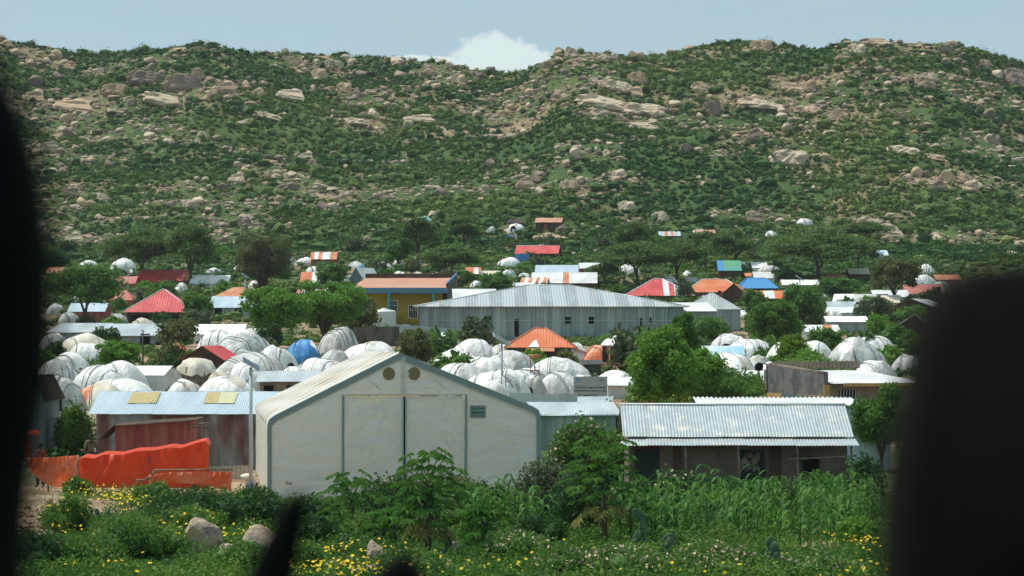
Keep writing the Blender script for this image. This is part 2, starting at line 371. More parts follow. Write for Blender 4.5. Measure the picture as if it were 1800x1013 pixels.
us = np.concatenate([np.linspace(-3, -.3, 60)[:-1], np.linspace(-.3, .3, 520), np.linspace(.3, 3, 60)[1:]])
ys = np.concatenate([np.linspace(-3000, -60, 25)[:-1], np.linspace(-60, 40, 40)[:-1], np.arange(40, 110, .5), np.arange(110, 480, 2), np.arange(480, 770, 1.6), np.linspace(770, 1200, 50)[1:], np.linspace(1200, 9000, 20)[1:]])
UU, YY = np.meshgrid(us, ys); XX = UU * (np.abs(YY) + 25)
ZZ = ground(XX, YY)
nb = len(us); nr = len(ys)
i0 = (np.arange(nr - 1)[:, None] * nb + np.arange(nb - 1)[None, :]).ravel()
mb = MB(); mb.add(np.stack([XX.ravel(), YY.ravel(), ZZ.ravel()], 1), np.stack([i0, i0 + 1, i0 + nb + 1, i0 + nb], 1), 0, True)
pxg = 900 + F * XX / np.maximum(YY, 20); pyg = HZ - (ZZ - H) * F / np.maximum(YY, 20)
soil = np.full(XX.shape, .5) + .9 * fbm(XX / 14, YY / 14, 51, 4)
def patch(cx, cy, rx, ry, a): return a * np.exp(-((pxg - cx) / rx) ** 2 - ((pyg - cy) / ry) ** 2)
near = (YY < 110) & (YY > 30)
soil = np.where(YY < 85, soil - .25, soil)
soil = soil + near * (patch(110, 885, 130, 18, 1.2) + patch(50, 940, 60, 34, 1.0) + patch(230, 940, 60, 14, .8) + patch(1440, 960, 60, 14, .9) + patch(1000, 935, 500, 16, .35) + patch(230, 935, 60, 25, .6) + patch(430, 860, 80, 14, .9) - patch(300, 1000, 200, 16, .6))
soil = np.where((YY > 110) & (YY < 480), soil + .22 - .32 * np.clip((YY - 330) / 80, 0, 1), soil)
soil = np.where(YY > 470, soil - .12, soil)
mb.T = [np.clip(soil, 0, 1).ravel()]

def ground_material():
    m = bpy.data.materials.new('earth_and_grass'); m.use_nodes = True; t = m.node_tree; L = t.links.new; p = t.nodes['Principled BSDF']
    p.inputs['Roughness'].default_value = .95; p.inputs['Specular IOR Level'].default_value = .1
    at = t.nodes.new('ShaderNodeAttribute'); at.attribute_name = 'tint'
    c = t.nodes.new('ShaderNodeTexCoord')
    def nz(sc, d=6):
        n = t.nodes.new('ShaderNodeTexNoise'); n.inputs['Scale'].default_value = sc; n.inputs['Detail'].default_value = d; L(c.outputs['Object'], n.inputs['Vector']); return n.outputs[0]
    def mx(f, a, b):
        n = t.nodes.new('ShaderNodeMix'); n.data_type = 'RGBA'
        if isinstance(f, float): n.inputs['Factor'].default_value = f
        else: L(f, n.inputs['Factor'])
        for k, q in (('A', a), ('B', b)):
            if isinstance(q, tuple): n.inputs[k].default_value = (*q, 1)
            else: L(q, n.inputs[k])
        return n.outputs['Result']
    def mr(v, a, b):
        n = t.nodes.new('ShaderNodeMapRange'); n.inputs[1].default_value = a; n.inputs[2].default_value = b; L(v, n.inputs[0]); return n.outputs[0]
    def ad(a, b, k):
        n = t.nodes.new('ShaderNodeMath'); n.operation = 'MULTIPLY_ADD'; L(a, n.inputs[0]); n.inputs[1].default_value = k; L(b, n.inputs[2]); return n.outputs[0]
    grass = mx(mr(nz(.12), .35, .65), (.045, .092, .028), (.085, .125, .04))
    dirt = mx(mr(nz(.5), .35, .65), (.24, .15, .09), (.38, .29, .20))
    f = mr(ad(nz(1.3), at.outputs['Fac'], .9), .85, 1.12)
    col = mx(f, grass, dirt)
    hv = t.nodes.new('ShaderNodeHueSaturation'); L(col, hv.inputs['Color'])
    q = t.nodes.new('ShaderNodeMapRange'); q.inputs[1].default_value = .3; q.inputs[2].default_value = .7; q.inputs[3].default_value = .7; q.inputs[4].default_value = 1.3
    L(nz(2.5), q.inputs[0]); L(q.outputs[0], hv.inputs['Value'])
    L(hv.outputs[0], p.inputs['Base Color'])
    b = t.nodes.new('ShaderNodeBump'); b.inputs['Distance'].default_value = .25; L(nz(1.2), b.inputs['Height']); L(b.outputs[0], p.inputs['Normal'])
    return m
M['ground'] = ground_material()
tag(mb.build('ground', 'ground', tint=True), 'green hillside and reddish earth of the settlement', kind='structure')
# ------------------------------------------------------------------ foliage
def leaves(mb, c, size, rg, up=.4, aspect=.55, mi=0, tint=0.0):
    n = len(c)
    nr_ = rg.randn(n, 3); nr_[:, 2] += up * 1.7; nr_ /= np.linalg.norm(nr_, axis=1)[:, None]
    t = np.cross(nr_, rg.randn(n, 3)); t /= np.linalg.norm(t, axis=1)[:, None] + 1e-9; b = np.cross(nr_, t)
    s_ = size * rg.uniform(.6, 1.35, n)[:, None]
    v = np.stack([c + t * s_, c + b * s_ * aspect, c - t * s_, c - b * s_ * aspect], 1).reshape(-1, 3)
    if np.ndim(tint): tint = np.repeat(tint, 4)
    mb.add(v, np.arange(4 * n).reshape(-1, 4), mi, False, tint)
def ico(sub=2):
    bm = bmesh.new(); bmesh.ops.create_icosphere(bm, subdivisions=sub, radius=1)
    v = np.array([q.co[:] for q in bm.verts]); f = np.array([[q.index for q in fc.verts] for fc in bm.faces]); bm.free(); return v, f
ICO = {k: ico(k) for k in (1, 2, 3, 4)}
def lump(mb, c, r, rg, sub=2, amp=.18, mi=0, smooth=True, tint=0.0):
    v, f = ICO[sub]
    d = 1 + amp * np.sin(v @ rg.randn(3, 3).T * 3 + rg.uniform(0, 6, 3)).sum(1) / 1.5
    mb.add(v * d[:, None] * np.array(r) + np.array(c), f, mi, smooth, tint)
def crown(mb, blobs, n, size, rg, up=.4, aspect=.55, core=.62, mi=0, inner=.5):
    B = np.array(blobs, float); wts = (B[:, 3] * B[:, 5]) ** 1.0; wts /= wts.sum()
    k = rg.choice(len(B), n, p=wts)
    d = rg.randn(n, 3); d /= np.linalg.norm(d, axis=1)[:, None]
    d[:, 2] = np.where(rg.rand(n) < .35, np.abs(d[:, 2]), d[:, 2])
    r = inner + (1.08 - inner) * rg.rand(n) ** .55
    leaves(mb, B[k, :3] + d * B[k, 3:6] * r[:, None], size, rg, up, aspect, mi)
    if core:
        for b in B: lump(mb, b[:3], b[3:6] * core, rg, 2, .12, mi)
SEED = [100]
def rs(): SEED[0] += 1; return np.random.RandomState(SEED[0])

def tree(name, label, px, yb, w, ytop, col, kind='broad', cat='tree', group=None, dens=1.0, crown_from=.25, leafpx=2.4, blossom=None, D=None, lean=0, nb=None, trunkw=1.0):
    rg = rs()
    if D is None: x, y, z = hit(px, yb)
    else: y = D; x = (px - 900) / F * D; z = float(ground(x, y))
    s = y / F; W = w * s; Ht = max((H - (ytop - HZ) * s) - z, .3)
    t = thing(name, label, cat, (x, y, z), 0, group)
    mb = MB(); tk = MB(); ls = leafpx * s * 1.25
    area = w * (H * 0 + Ht / s) * (1 if kind != 'acacia' else .6)
    blobs = []
    if kind == 'broad':
        n_ = nb or max(8, int(8 + w / 10)); cz = Ht * (crown_from + (1 - crown_from) / 2); rh = Ht * (1 - crown_from) / 2
        tips = []
        for i in range(n_):
            a = i * 2.4 + rg.uniform(-.4, .4); q = ((i + .5) / n_)
            el_ = math.asin(1 - 1.75 * q); rr = rg.uniform(.45, .9)
            c = np.array([math.cos(a) * math.cos(el_) * W / 2 * rr, math.sin(a) * math.cos(el_) * W / 2 * rr * .9, cz + math.sin(el_) * rh * rr])
            sz = rg.uniform(.15, .32) if n_ > 15 else rg.uniform(.2, .42); blobs.append((*c, W * sz * .62, W * sz * .6, min(rh, W / 2) * sz * 1.15)); tips.append(c)
        blobs.append((0, 0, cz, W * .3, W * .3, rh * .62))
        if crown_from > .05:
            r0 = max(.05, W * .035) * trunkw; fz = Ht * crown_from * .8
            tk.tube([(0, 0, -.3), (lean * .3 * fz, 0, fz * .5), (lean * fz, 0, fz)], [r0 * 1.25, r0, r0 * .8], 8)
            for c in tips[:8]:
                m_ = np.array([lean * fz, 0, fz]) * .5 + c * .5 + rg.uniform(-.1, .1, 3) * W * .2
                tk.tube([(lean * fz, 0, fz * .95), m_, c], [r0 * .6, r0 * .35, r0 * .12], 6)
        up, asp, core = .35, .5, .6
    elif kind == 'acacia':
        n_ = nb or int(8 + w / 12); tips = []
        for i in range(n_):
            a = i * 2.4 + rg.uniform(-.3, .3); rr = math.sqrt((i + .3) / n_) * .40
            zc = Ht * (1 - .10 - .34 * (rr / .4) ** 1.5 * rg.uniform(.6, 1.1) - rg.uniform(0, .12))
            c = np.array([math.cos(a) * W * rr, math.sin(a) * W * rr * .8, zc])
            q = rg.uniform(.16, .25); blobs.append((*c, W * q, W * q * .85, Ht * rg.uniform(.09, .15))); tips.append(c)
        r0 = max(.1, Ht * .035) * trunkw; fz = Ht * rg.uniform(.18, .28)
        f0 = np.array([lean * fz, 0, fz]); tk.tube([(0, 0, -.3), f0 * .5 + (lean * .05, 0, 0), f0], [r0 * 1.3, r0, r0 * .9], 8)
        mains = []
        for k in range(3):
            a = k * 2.1 + rg.uniform(0, 1); m_ = f0 + np.array([math.cos(a) * W * .10 + lean * Ht * .2, math.sin(a) * W * .08, Ht * .28]); mains.append(m_)
            tk.tube([f0 * .97, f0 * .5 + m_ * .5 + rg.uniform(-.04, .04, 3) * W, m_], [r0 * .75, r0 * .6, r0 * .5], 7)
        for c in tips:
            m_ = min(mains, key=lambda q: np.linalg.norm(q - c)); mid = m_ * .45 + c * .55; mid[2] -= Ht * .04
            tk.tube([m_, mid, c], [r0 * .42, r0 * .26, r0 * .1], 5)
        up, asp, core = .9, .45, .55
    else:  # shrub
        n_ = nb or max(5, int(5 + w / 16))
        for i in range(n_):
            a = rg.uniform(0, 6.28); rr = rg.uniform(.1, .75)
            bx = math.cos(a) * W / 2 * rr; by = math.sin(a) * W / 2 * rr
            hh = Ht * (1 - .45 * rr ** 2) * rg.uniform(.65, 1)
            q = rg.uniform(.3, .45); rz_ = min(hh * .55, Ht * .5); blobs.append((bx, by, max(hh - rz_, .05), W * q * .55, W * q * .55, rz_))
        for k in range(4):
            b = blobs[k]; tk.tube([(b[0] * .2, b[1] * .2, -.2), (b[0] * .6, b[1] * .6, b[2] * .5), b[:3]], [.05, .035, .012], 5)
        up, asp, core = .35, .5, .62
    B_ = np.array(blobs); fz_ = Ht / (B_[:, 2] + B_[:, 5] * 1.0).max(); fx_ = W / 2 / max((B_[:, 0] + B_[:, 3]).max(), -(B_[:, 0] - B_[:, 3]).min()) * 1.0
    fx_ = min(max(fx_, .8), 1.5); B_[:, [0, 1, 3, 4]] *= fx_; B_[:, [2, 5]] *= fz_; blobs = [tuple(q) for q in B_]
    if tk.n: tk.V = [q * np.array([fx_, fx_, fz_]) for q in tk.V]
    n = int(dens * area * 3.4 / (leafpx ** 2)); n = max(200, min(n, 26000))
    crown(mb, blobs, n, ls, rg, up, asp, core)
    if kind != 'shrub' and crown_from < .5 or kind == 'shrub':   # stray sprays that roughen the outline
        B = np.array(blobs); k = rg.choice(len(B), max(30, n // 14)); d = rg.randn(len(k), 3); d /= np.linalg.norm(d, axis=1)[:, None]
        cc = B[k, :3] + d * B[k, 3:6] * rg.uniform(1.05, 1.3, len(k))[:, None]; cc[:, 2] = np.maximum(cc[:, 2], .02)
        leaves(mb, cc, ls, rg, up, asp)
    mb.build('crown' if kind != 'shrub' else 'foliage', 'leaf_' + col, t)
    if tk.n: tk.build('trunk' if kind != 'shrub' else 'stem', 'bark', t)
    if blossom:
        fb = MB(); B = np.array(blobs); q = int(w * blossom[1]); k = rg.choice(len(B), q); d = rg.randn(q, 3); d[:, 2] = np.abs(d[:, 2]) * .8; d[:, 1] = -np.abs(d[:, 1]); d /= np.linalg.norm(d, axis=1)[:, None]
        leaves(fb, B[k, :3] + d * B[k, 3:6] * 1.06, ls * .8, rg, .2, .8); fb.build('blossom', blossom[0], t)
    return t

# ------------------------------------------------------------------ rocks
def rock_verts(rg, sub=3, cuts=7, amp=.16):
    v, f = ICO[sub]; v = v.copy()
    d = 1 + amp * np.sin(v @ rg.randn(3, 3).T * 2.2 + rg.uniform(0, 6, 3)).sum(1) / 1.6 + .05 * np.sin(v @ rg.randn(3, 3).T * 6 + rg.uniform(0, 6, 3)).sum(1) / 1.6
    v = v * d[:, None]
    for _ in range(cuts):
        n = rg.randn(3); n /= np.linalg.norm(n); k = rg.uniform(.55, .85); q = v @ n; ov = np.maximum(q - k, 0); v -= np.outer(ov * .88, n)
    return v, f
ROCKS = []
for k in range(10):
    rg = np.random.RandomState(900 + k); ROCKS.append(rock_verts(rg))
def rock_mesh(k, m_):
    me_mb = MB(); v, f = ROCKS[k]; me_mb.add(v, f, 0, False); o = me_mb.build('boulder', m_); me = o.data; bpy.data.objects.remove(o); return me
RM = {(k, m_): rock_mesh(k, m_) for k in range(10) for m_ in ('rock', 'rock_pale', 'rock_dark')}
def crag_mesh(k, m_):
    rg = np.random.RandomState(500 + k); v, f = ICO[4]; v = v.copy()
    for _ in range(11):
        n = rg.randn(3); n[2] = abs(n[2]) * .8; n /= np.linalg.norm(n); c = rg.uniform(.45, .8); q = v @ n; v -= np.outer(np.maximum(q - c, 0) * .9, n)
    d = np.zeros(len(v))
    for fr, am in ((2.5, .10), (6, .05), (13, .028)):
        a = np.sin(v @ rg.randn(3, 3).T * fr + rg.uniform(0, 6, 3)).sum(1); d += am * (np.abs(a) - .9)
    v = v * (1 + d)[:, None]; v[:, 2] += .12 * np.round(v[:, 2] * 3) / 3
    b = MB(); b.add(v, f, 0, False); o = b.build('rock_outcrop', m_); me = o.data; bpy.data.objects.remove(o); return me
CM = {(k, m_): crag_mesh(k, m_) for k in range(5) for m_ in ('rock', 'rock_pale', 'rock_dark')}
def boulder(px, py, w, h, m_, label, group=None, name='boulder', cat='boulder', rot=None, sink=.25, rg=random.Random(5)):
    x, y, z = hit(px, py + h * .4); s = y / F
    o = bpy.data.objects.new(name, CM[(rg.randrange(5), m_)] if w > 26 and y > 400 else RM[(rg.randrange(10), m_)]); C.objects.link(o)
    W = w * s / 2; hh = h * s / 2
    if w > 26 and y > 400: W *= 1.15; hh *= 1.25
    o.scale = (W * 1.05, W * rg.uniform(.7, 1.0), max(hh * 1.5, W * .3)); o.location = (x, y + W * .5, z + hh * (1 - sink)); o.rotation_euler = (rg.uniform(-.12, .12), rot or rg.uniform(-.2, .2), rg.uniform(-.3, .3))
    return tag(o, label, cat, group)
# named outcrops: x, y, width, height in photo pixels
for (px, py, w, h, m_, lab, rot) in [
    (258, 142, 62, 20, 'rock_dark', 'long overhanging granite outcrop high on the left hill, left half', .15),
    (322, 150, 58, 26, 'rock_dark', 'rounded overhanging granite outcrop high on the left hill, under the perched boulder', .12),
    (348, 130, 18, 13, 'rock_dark', 'dark egg-shaped boulder perched on top of the left hill outcrop', 0),
    (205, 160, 46, 16, 'rock', 'pinkish shelf of rock below the long outcrop, at its left end', .1),
    (300, 180, 84, 16, 'rock_pale', 'smooth pale rock slab sloping down to the right on the left hill', .22),
    (200, 172, 26, 9, 'rock', 'low grey-pink boulder under the shelf on the left hill', 0),
    (398, 158, 38, 18, 'rock', 'big blunt boulder right of the overhanging outcrop', .05),
    (434, 152, 18, 14, 'rock', 'squat round boulder beside the big blunt boulder', 0),
    (458, 164, 26, 13, 'rock', 'split boulder in the row below the left ridge', .1),
    (380, 160, 20, 12, 'rock', 'small pale boulder between outcrop and big blunt boulder', 0),
    (515, 170, 46, 18, 'rock_pale', 'broad pale rock face left of the hill centre', .2),
    (588, 118, 32, 15, 'rock_pale', 'pale leaning slab just below the left skyline', .25),
    (508, 105, 44, 12, 'rock', 'wide pink boulder group just under the left skyline', 0),
    (314, 90, 30, 9, 'rock', 'pink skyline slab on the left hilltop, left piece', -.1),
    (350, 88, 28, 9, 'rock', 'pink skyline slab on the left hilltop, right piece', 0),
    (370, 77, 17, 7, 'rock', 'cap boulder on the very top of the left hill', 0),
    (62, 175, 42, 22, 'rock', 'grey-pink rock bulge at the far left of the hill', .15),
    (135, 188, 66, 18, 'rock', 'long low rock ledge on the left flank', .15),
    (118, 235, 22, 14, 'rock_dark', 'dark rounded boulder on the left flank below the ledge', 0),
    (628, 217, 54, 12, 'rock_pale', 'flat pale ledge in the middle of the left hill', .1),
    (650, 205, 54, 10, 'rock', 'brown ledge above the flat pale ledge', .15),
    (748, 210, 62, 11, 'rock_pale', 'long pale slab half way up, left of the saddle', .1),
    (478, 208, 60, 8, 'rock_pale', 'thin pale slanting ledge below the left ridge', .25),
    (430, 217, 28, 7, 'rock_pale', 'little pale ledge left of the thin slanting ledge', 0),
    (872, 209, 60, 10, 'rock_pale', 'pale flat slab below the cloud and saddle', 0),
    (1085, 155, 58, 16, 'rock_pale', 'pale domed rock at the top of the right hill slabs', .2),
    (1118, 165, 34, 16, 'rock', 'brown shoulder of the pale domed rock', .25),
    (1070, 186, 92, 20, 'rock_pale', 'largest pale bare slab on the right hill', .14),
    (1130, 196, 92, 14, 'rock_pale', 'long pale slab right of the largest bare slab', .08),
    (1065, 202, 74, 12, 'rock_pale', 'lower edge slab of the bare rock on the right hill', .16),
    (1125, 224, 76, 10, 'rock_pale', 'broken pale slab under the large bare slabs', -.05),
    (1187, 184, 24, 13, 'rock_pale', 'white rounded boulder right of the bare slabs', 0),
    (1236, 158, 32, 16, 'rock', 'angular block standing in the right hill boulder pile', .1),
    (1246, 176, 16, 13, 'rock', 'rounded boulder leaning under the angular block', 0),
    (1350, 188, 88, 12, 'rock_pale', 'long ledge of pale slabs right of centre', .1),
    (1420, 196, 52, 10, 'rock', 'pink ledge continuing the pale ledge to the right', .05),
    (1398, 280, 76, 26, 'rock_pale', 'broad white rock face low on the right hill', .08),
    (1598, 266, 68, 14, 'rock_pale', 'pale slope of bare rock on the right side', .15),
    (1650, 280, 50, 10, 'rock', 'brown tail of the bare rock on the right side', .15),
    (1085, 308, 46, 16, 'rock_pale', 'creamy boulder cluster above the acacias', 0),
    (1105, 365, 34, 18, 'rock_pale', 'creamy weathered slab low on the hill above the acacias', .1),
    (1340, 84, 34, 16, 'rock', 'large boulder under the right hilltop', .1),
    (1350, 75, 30, 8, 'rock', 'flat boulder on top of the right hilltop', 0),
    (1540, 74, 44, 10, 'rock', 'flat pink skyline rock on the right hilltop', 0),
    (1486, 103, 30, 13, 'rock', 'pink boulder below the right skyline', .1),
    (985, 89, 22, 9, 'rock_dark', 'dark capping boulder at the right edge of the saddle', 0),
    (1215, 85, 26, 9, 'rock', 'smooth boulder on the skyline left of the bare tree', 0),
    (1180, 93, 20, 9, 'rock', 'smaller smooth boulder on the skyline near the bare tree', 0),
    (778, 108, 14, 10, 'rock', 'single round boulder on the skyline left of the cloud', 0),
    (1790, 143, 40, 30, 'rock_dark', 'tall brown crag at the right edge of the picture', 0),
    (1396, 157, 34, 12, 'rock', 'long pointed boulder in the middle of the right hill', .15),
    (1535, 396, 60, 22, 'rock_pale', 'broad bare rock low on the right where people stand', .15),
    (1560, 410, 60, 20, 'rock_pale', 'lower face of the bare rock behind the flat acacia', .15),
    (975, 420, 42, 12, 'rock', 'sloping rock slab below the brown hut', .25),
    (945, 421, 20, 10, 'rock', 'small pale rock below the brown hut', 0),
    (165, 348, 46, 12, 'rock_pale', 'pale broken slab low on the left hill', .1),
    (160, 362, 22, 12, 'rock', 'blocky boulder under the pale broken slab', 0),
    (440, 278 - 92, 26, 9, 'rock', 'flat brown boulder below the big blunt boulder', 0),
    (1340, 371, 14, 10, 'rock_dark', 'lone dark boulder leaning above the right shelters', .3),
    (718, 392, 22, 9, 'rock', 'pinkish boulder beside the pale blue dome', 0)]:
    boulder(px, py, w, h, m_, lab, 'granite outcrops on the hill', rot=rot, name='rock_outcrop' if w > 40 else 'boulder', cat='rock' if w > 40 else 'boulder')
# scattered boulders: the largest 230 as individuals, the smaller ones as one mass of rubble
def rocky(x, y): return 1.15 * fbm(x / 19.0, y / 13.0, 61, 3) + .5 + .22 * fbm(x / 3.5, y / 5.0, 62, 2)
rg = np.random.RandomState(77)
pxc = rg.uniform(-450, 2250, 90000); Dc = rg.uniform(452, 720, 90000); xc = (pxc - 900) / F * Dc; zc = ground(xc, Dc); pyc = HZ - (zc - H) * F / Dc
dnc = rocky(xc, Dc) + .08 * np.exp(-((pyc - 170) / 60) ** 2)
kc = (Dc < ridgeD(pxc) + 1) & (rg.rand(90000) < np.clip((dnc - .50) * 7, .025, 1))
wc = np.clip(rg.lognormal(1.5, .58, 90000), 2.2, 26)
cand = [(pxc[i], pyc[i], float(wc[i]), xc[i], Dc[i], zc[i]) for i in np.nonzero(kc)[0][:15500]]
cand.sort(key=lambda q: -(q[2] + (100 if -40 < q[0] < 1840 and 78 < q[1] < 425 else 0)))
rr_ = random.Random(3); stuff = MB(); nind = 230
def zone(px, py):
    side = 'left' if px < 620 else ('middle' if px < 1150 else 'right')
    hgt = 'near the ridge' if py < 170 else ('half way up' if py < 290 else 'near the settlement')
    return f'{side} part of the hill, {hgt}'
for i, (px, py, w_, x, y, z) in enumerate(cand):
    m_ = rr_.choice(['rock', 'rock', 'rock_pale', 'rock_dark'] if py < 200 else ['rock', 'rock_pale', 'rock_pale', 'rock_dark'])
    if i < nind:
        boulder(px, py, w_ * 1.15, w_ * rr_.uniform(.5, .8), m_, 'pinkish granite boulder in the scrub, ' + zone(px, py), 'boulders scattered in the hillside scrub', rg=rr_)
    else:
        s = y / F; v, f = ICO[2]; W = w_ * s / 2
        vv = v * (1 + .2 * np.sin(v @ rg.randn(3, 3).T * 2.5).sum(1) / 1.6)[:, None]
        n_ = rg.randn(3); n_ /= np.linalg.norm(n_); q = vv @ n_; vv = vv - np.outer(np.maximum(q - .5, 0), n_)
        k = rg.uniform(.5, 1); stuff.add(vv * np.array([W * rg.uniform(.9, 1.6), W, W * k]) + np.array([x, y, z + W * .25]), f, {'rock': 0, 'rock_pale': 1, 'rock_dark': 2}[m_], False)
tag(stuff.build('rubble', ['rock', 'rock_pale', 'rock_dark']), 'loose small granite rocks strewn over the whole hillside', 'rocks', kind='stuff')

# hillside scrub
def scrub():
    rg = np.random.RandomState(5); mb = MB(); P = []
    n = 58000
    px = rg.uniform(-500, 2300, n); D = 440 + (735 - 440) * rg.rand(n); x = (px - 900) / F * D
    z = ground(x, D); dr = ridgeD(px)
    f = rocky(x, D) + .10 * rg.randn(n)
    keep = (D < dr + 4) & (f < .625)
    # leave clearings round the named outcrops
    x, D, z, px = x[keep], D[keep], z[keep], px[keep]; n = len(x)
    tint = np.clip(.42 + 2.2 * fbm(x / 40, D / 26, 81, 4) + .16 * rg.randn(n), 0, 1)
    hgt = rg.uniform(.25, .85, n) * (1 + 1.3 * (rg.rand(n) < .08)); wid = hgt * rg.uniform(.9, 1.7, n)
    v1, f1 = ICO[1]
    # cores
    V = v1[None] * np.stack([wid * .62, wid * .62, hgt * .6], 1)[:, None] * (1 + .22 * rg.randn(n, len(v1), 1)) + np.stack([x, D, z + hgt * .3], 1)[:, None]
    Fc = (f1[None] + (np.arange(n) * len(v1))[:, None, None]).reshape(-1, 3)
    mb.add(V.reshape(-1, 3), Fc, 0, False, np.repeat(tint, len(v1)))
    k = 28; d = rg.randn(n, k, 3); d /= np.linalg.norm(d, axis=2)[..., None]; d[..., 2] = np.abs(d[..., 2])
    c = d * np.stack([wid, wid, hgt], 1)[:, None] * rg.uniform(.7, 1.15, (n, k, 1)) + np.stack([x, D, z + hgt * .2], 1)[:, None]
    leaves(mb, c.reshape(-1, 3), .2, rg, .5, .6, 0, np.clip(np.repeat(tint, k) + .12 * rg.randn(n * k), 0, 1))
    tag(mb.build('hillside_scrub', 'leaf_scrub', tint=True), 'dense green thorn scrub covering the rocky hillside', 'scrub', kind='stuff')
scrub()

def undergrowth():
    rg = np.random.RandomState(15); mb = MB(); n = 22000
    px = rg.uniform(-500, 2300, n); D = 100 + 350 * rg.rand(n) ** .75; x = (px - 900) / F * D; z = ground(x, D)
    f = fbm(x / 9, D / 9, 171, 3) + .12 * rg.randn(n) - .3 * ((D < 262) & (px > 330) & (px < 1110)) + .22 * np.clip((D - 330) / 70, 0, 1); keep = (f > .03) & ~((D > 286) & (D < 320) & (px > 720) & (px < 1240)) & (rg.rand(n) < np.clip(D / 250, .25, 1))
    x, D, z, px = x[keep], D[keep], z[keep], px[keep]; n = len(x)
    tint = np.clip(.5 + 1.5 * fbm(x / 20, D / 20, 181, 3) + .2 * rg.randn(n), 0, 1)
    hgt = rg.uniform(.25, .8, n) * np.where(D > 330, 1.5, 1); wid = hgt * rg.uniform(.9, 1.8, n); v1, f1 = ICO[1]
    V = v1[None] * np.stack([wid * .6, wid * .6, hgt * .6], 1)[:, None] + np.stack([x, D, z + hgt * .25], 1)[:, None]
    mb.add(V.reshape(-1, 3), (f1[None] + (np.arange(n) * len(v1))[:, None, None]).reshape(-1, 3), 0, False, np.repeat(tint, len(v1)))
    k = 30; d = rg.randn(n, k, 3); d /= np.linalg.norm(d, axis=2)[..., None]; d[..., 2] = np.abs(d[..., 2])
    c = d * np.stack([wid, wid, hgt], 1)[:, None] * rg.uniform(.7, 1.15, (n, k, 1)) + np.stack([x, D, z + hgt * .15], 1)[:, None]
    leaves(mb, c.reshape(-1, 3), .15, rg, .5, .6, 0, np.clip(np.repeat(tint, k) + .12 * rg.randn(n * k), 0, 1))
    tag(mb.build('undergrowth', 'leaf_scrub', tint=True), 'low green undergrowth between the shelters and houses', 'undergrowth', kind='stuff')
undergrowth()
